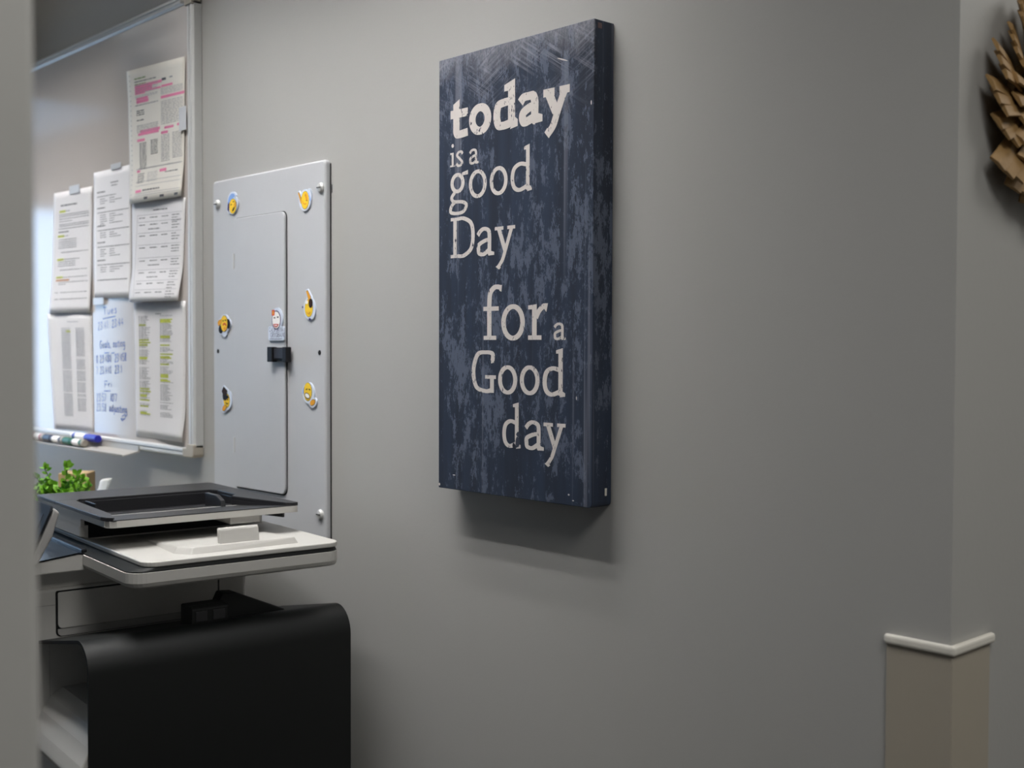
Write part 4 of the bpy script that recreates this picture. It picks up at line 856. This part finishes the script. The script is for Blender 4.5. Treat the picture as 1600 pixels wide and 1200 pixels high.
# ------------------------------------------------------------------ counter, box, tissue, plant
M_LAM = mat('pale_laminate', (196, 188, 174), 0.5, var=0.08, scale=8)
ct = empty('counter', (-2.9, -0.22, 0)); tag(ct, 'pale laminate counter behind the printer, below the whiteboard', 'counter')
MB().box(-0.80, 0.845, -0.23, 0.215, 1.045, 1.075).put('worktop', M_LAM, ct, bevel=0.003)
MB().box(-0.78, 0.83, -0.20, 0.21, 0.0, 1.045).put('cabinet', M_GCAP, ct)
for a in (-0.775, -0.24, 0.295): MB().box(a, a + 0.53, -0.218, -0.20, 0.1, 1.03).put('cabinet_door', M_GCAP, ct, bevel=0.003)
bx = empty('slotted_box', (-2.490, -0.094, 1.0755), math.radians(50)); tag(bx, 'tan wooden box with dark slots behind the green plant', 'box')
M_TAN = mat('tan_wood', (196, 168, 124), 0.55, var=0.12, scale=30)
MB().box(-0.030, 0.030, -0.030, 0.030, 0, 0.1555).put('box_body', M_TAN, bx, bevel=0.0015)
for k in range(5):
    z = 0.141 - 0.0105 * k; MB().box(0.002, 0.023, -0.0308, -0.028, z - 0.002, z + 0.002).put('slot', M_GAP, bx)
tb = empty('tissue_box', (-2.325, -0.115, 1.0755), 0.0); tag(tb, 'tissue box with a white tissue pulled up, right of the tan box', 'tissue box')
MB().box(-0.055, 0.055, -0.055, 0.055, 0, 0.115).put('carton', mat('tissue_carton', (150, 168, 188), 0.6, var=0.2, scale=25), tb, bevel=0.002)
tv = []; tf = []
nu, nv = 12, 8
for j in range(nv + 1):
    for i in range(nu + 1):
        u, v = i / nu, j / nv
        top = 0.1610 - 0.040 * (1 - u) ** 1.35 + 0.001 * math.sin(11 * u)
        tv.append((-0.050 - 0.026 * v + 0.112 * u * (0.55 + 0.45 * v) + 0.004 * (1 - v) * math.sin(7 * u), 0.008 * math.sin(5 * u + 1) * (0.4 + v) + 0.012 * v, 0.114 + (top - 0.114) * v))
for j in range(nv):
    for i in range(nu): a = j * (nu + 1) + i; tf.append((a, a + 1, a + nu + 2, a + nu + 1))
o = link('tissue', tv, tf, M_MWH, tb, smooth=True); so = o.modifiers.new('thick', 'SOLIDIFY'); so.thickness = 0.0008

pp = empty('potted_plant', (-2.238, -0.235, 1.0755)); tag(pp, 'small bushy plant with round bright green leaves, left of the tan box', 'plant')
MB().loft([[(r * math.cos(t), r * math.sin(t), z) for t in [2 * math.pi * k / 20 for k in range(20)]] for r, z in ((0.038, 0), (0.05, 0.07), (0.052, 0.075), (0.046, 0.075), (0.044, 0.066))]).put('pot', M_GCAP, pp, smooth=False)
M_LEAF = mat('green_leaf', (74, 140, 34), 0.5, var=0.45, scale=25); M_LEAF2 = mat('light_green_leaf', (132, 190, 52), 0.5, var=0.3, scale=25); M_STEM = mat('plant_stem', (92, 110, 50), 0.6)
stems = MB(); leafA = MB(); leafB = MB(); rnd = random.Random(4)
def leaf(mb, p, d, size):
    d = d.normalized(); s_ = d.cross(Vector((rnd.uniform(-1, 1), rnd.uniform(-1, 1), rnd.uniform(0.2, 1)))).normalized(); n_ = d.cross(s_)
    L_ = size; pts = [p, p + d * L_ * 0.3 + s_ * L_ * 0.34, p + d * L_ * 0.68 + s_ * L_ * 0.34, p + d * L_ + n_ * L_ * 0.1, p + d * L_ * 0.68 - s_ * L_ * 0.34, p + d * L_ * 0.3 - s_ * L_ * 0.34, p + d * L_ * 0.5 - n_ * L_ * 0.12]
    mb.add(pts, [(0, 1, 6), (1, 2, 6), (2, 3, 6), (3, 4, 6), (4, 5, 6), (5, 0, 6)])
RR = Vector((0.682, 0.732, 0)); UU = Vector((-0.732, 0.682, 0))
tips = [(0.017, 0, 0.196), (-0.030, 0.01, 0.190), (0.062, -0.01, 0.160), (0.044, 0.01, 0.172), (-0.044, 0, 0.176), (-0.058, 0.01, 0.138), (0.0, -0.03, 0.165), (0.028, 0.02, 0.178), (-0.015, -0.02, 0.172)]
tips += [(rnd.uniform(-0.058, 0.036), rnd.uniform(-0.05, 0.05), rnd.uniform(0.095, 0.162)) for _ in range(85)]
for sx_, dy_, tz in tips:
    b0 = Vector((rnd.uniform(-0.02, 0.02), rnd.uniform(-0.02, 0.02), 0.07)); t_ = RR * sx_ + UU * dy_ + Vector((0, 0, tz)); m_ = (b0 + t_) / 2 + Vector((0, 0, 0.012))
    pts = [Vector(q) for q in catmull([tuple(b0), tuple(m_), tuple(t_)], 7)]
    stems.tube(pts, 0.0009, 5)
    for k, p in enumerate(pts[4:]):
        dr = (pts[min(k + 5, len(pts) - 1)] - pts[k + 3]).normalized()
        for q in range(3):
            side = Vector((rnd.uniform(-1, 1), rnd.uniform(-1, 1), rnd.uniform(-0.4, 0.8))).normalized()
            leaf(leafB if (k > 5 and rnd.random() < 0.8) or rnd.random() < 0.3 else leafA, p, dr * 0.5 + side, rnd.uniform(0.009, 0.0150))
    leaf(leafB, t_, Vector((rnd.uniform(-.5, .5), rnd.uniform(-.5, .5), 1)), 0.011)
stems.put('stems', M_STEM, pp)
tag(leafA.put('foliage', M_LEAF, pp, smooth=True), kind='stuff'); tag(leafB.put('young_foliage', M_LEAF2, pp, smooth=True), kind='stuff')

# ------------------------------------------------------------------ carved flower on the right-hand wall
fl = empty('wall_flower', (XC, 0.150, 1.760)); tag(fl, 'tan carved flower ornament with ridged petals on the hall wall', 'wall ornament')
M_FL = mat('tan_carved_wood', (150, 118, 74), 0.6, var=0.25, scale=60, bump=0.3, bscale=200)
MB().loft([[(x, r * math.cos(t), r * math.sin(t)) for t in [2 * math.pi * k / 24 for k in range(24)]] for r, x in ((0.05, 0.0005), (0.05, 0.010), (0.03, 0.022))]).put('backing', M_FL, fl)
def petal(R0, R1, ang, width, x0, x1, tilt):
    """one ridge: a blunt curved slat running outward, turned about its own length so that one edge stands proud"""
    nv = 6; vs = []; fs = []
    ct, st = math.cos(tilt), math.sin(tilt)
    for j in range(nv + 1):
        v = j / nv; r = R0 + (R1 - R0) * v; x = x0 + (x1 - x0) * math.sin(v * 1.9) ; w = width * (0.40 + 0.60 * min(1.0, v * 1.5))
        for (a_, h_) in ((-0.5, -0.0012), (0.5, -0.0012), (0.5, 0.0012), (0.0, 0.0030), (-0.5, 0.0012)):
            tx = a_ * w * ct - h_ * st; xx = max(0.0008 + 0.0004 * (h_ > 0), x + a_ * w * st + h_ * ct)
            vs.append((xx, r * math.cos(ang) - tx * math.sin(ang), r * math.sin(ang) + tx * math.cos(ang)))
    n = 5
    for j in range(nv):
        for i in range(n): a = j * n + i; b = j * n + (i + 1) % n; fs.append((a, b, b + n, a + n))
    fs.append(tuple(range(n))[::-1]); fs.append(tuple(nv * n + i for i in range(n)))
    link('petal', vs, fs, M_FL, fl)
frnd = random.Random(11)
for k in range(18):                                   # outer clusters of three ridges
    R = 0.114 + 0.009 * math.sin(k * 2.3 + 0.9)
    for q in range(3):
        petal(0.030, R - (0.011 if q == 2 else 0.004 * q), math.radians(20 * k + 6.6 * (q - 1) + 2), 0.0205, 0.008, 0.017 + 0.004 * q, math.radians(30))
for k in range(26): petal(0.018, 0.086 + 0.007 * math.sin(k * 1.7), math.radians(360 / 26 * k + 3), 0.019, 0.016, 0.030, math.radians(32))
for k in range(15): petal(0.006, 0.050 + 0.005 * math.sin(k * 1.3), math.radians(24 * k), 0.016, 0.022, 0.040, math.radians(36))
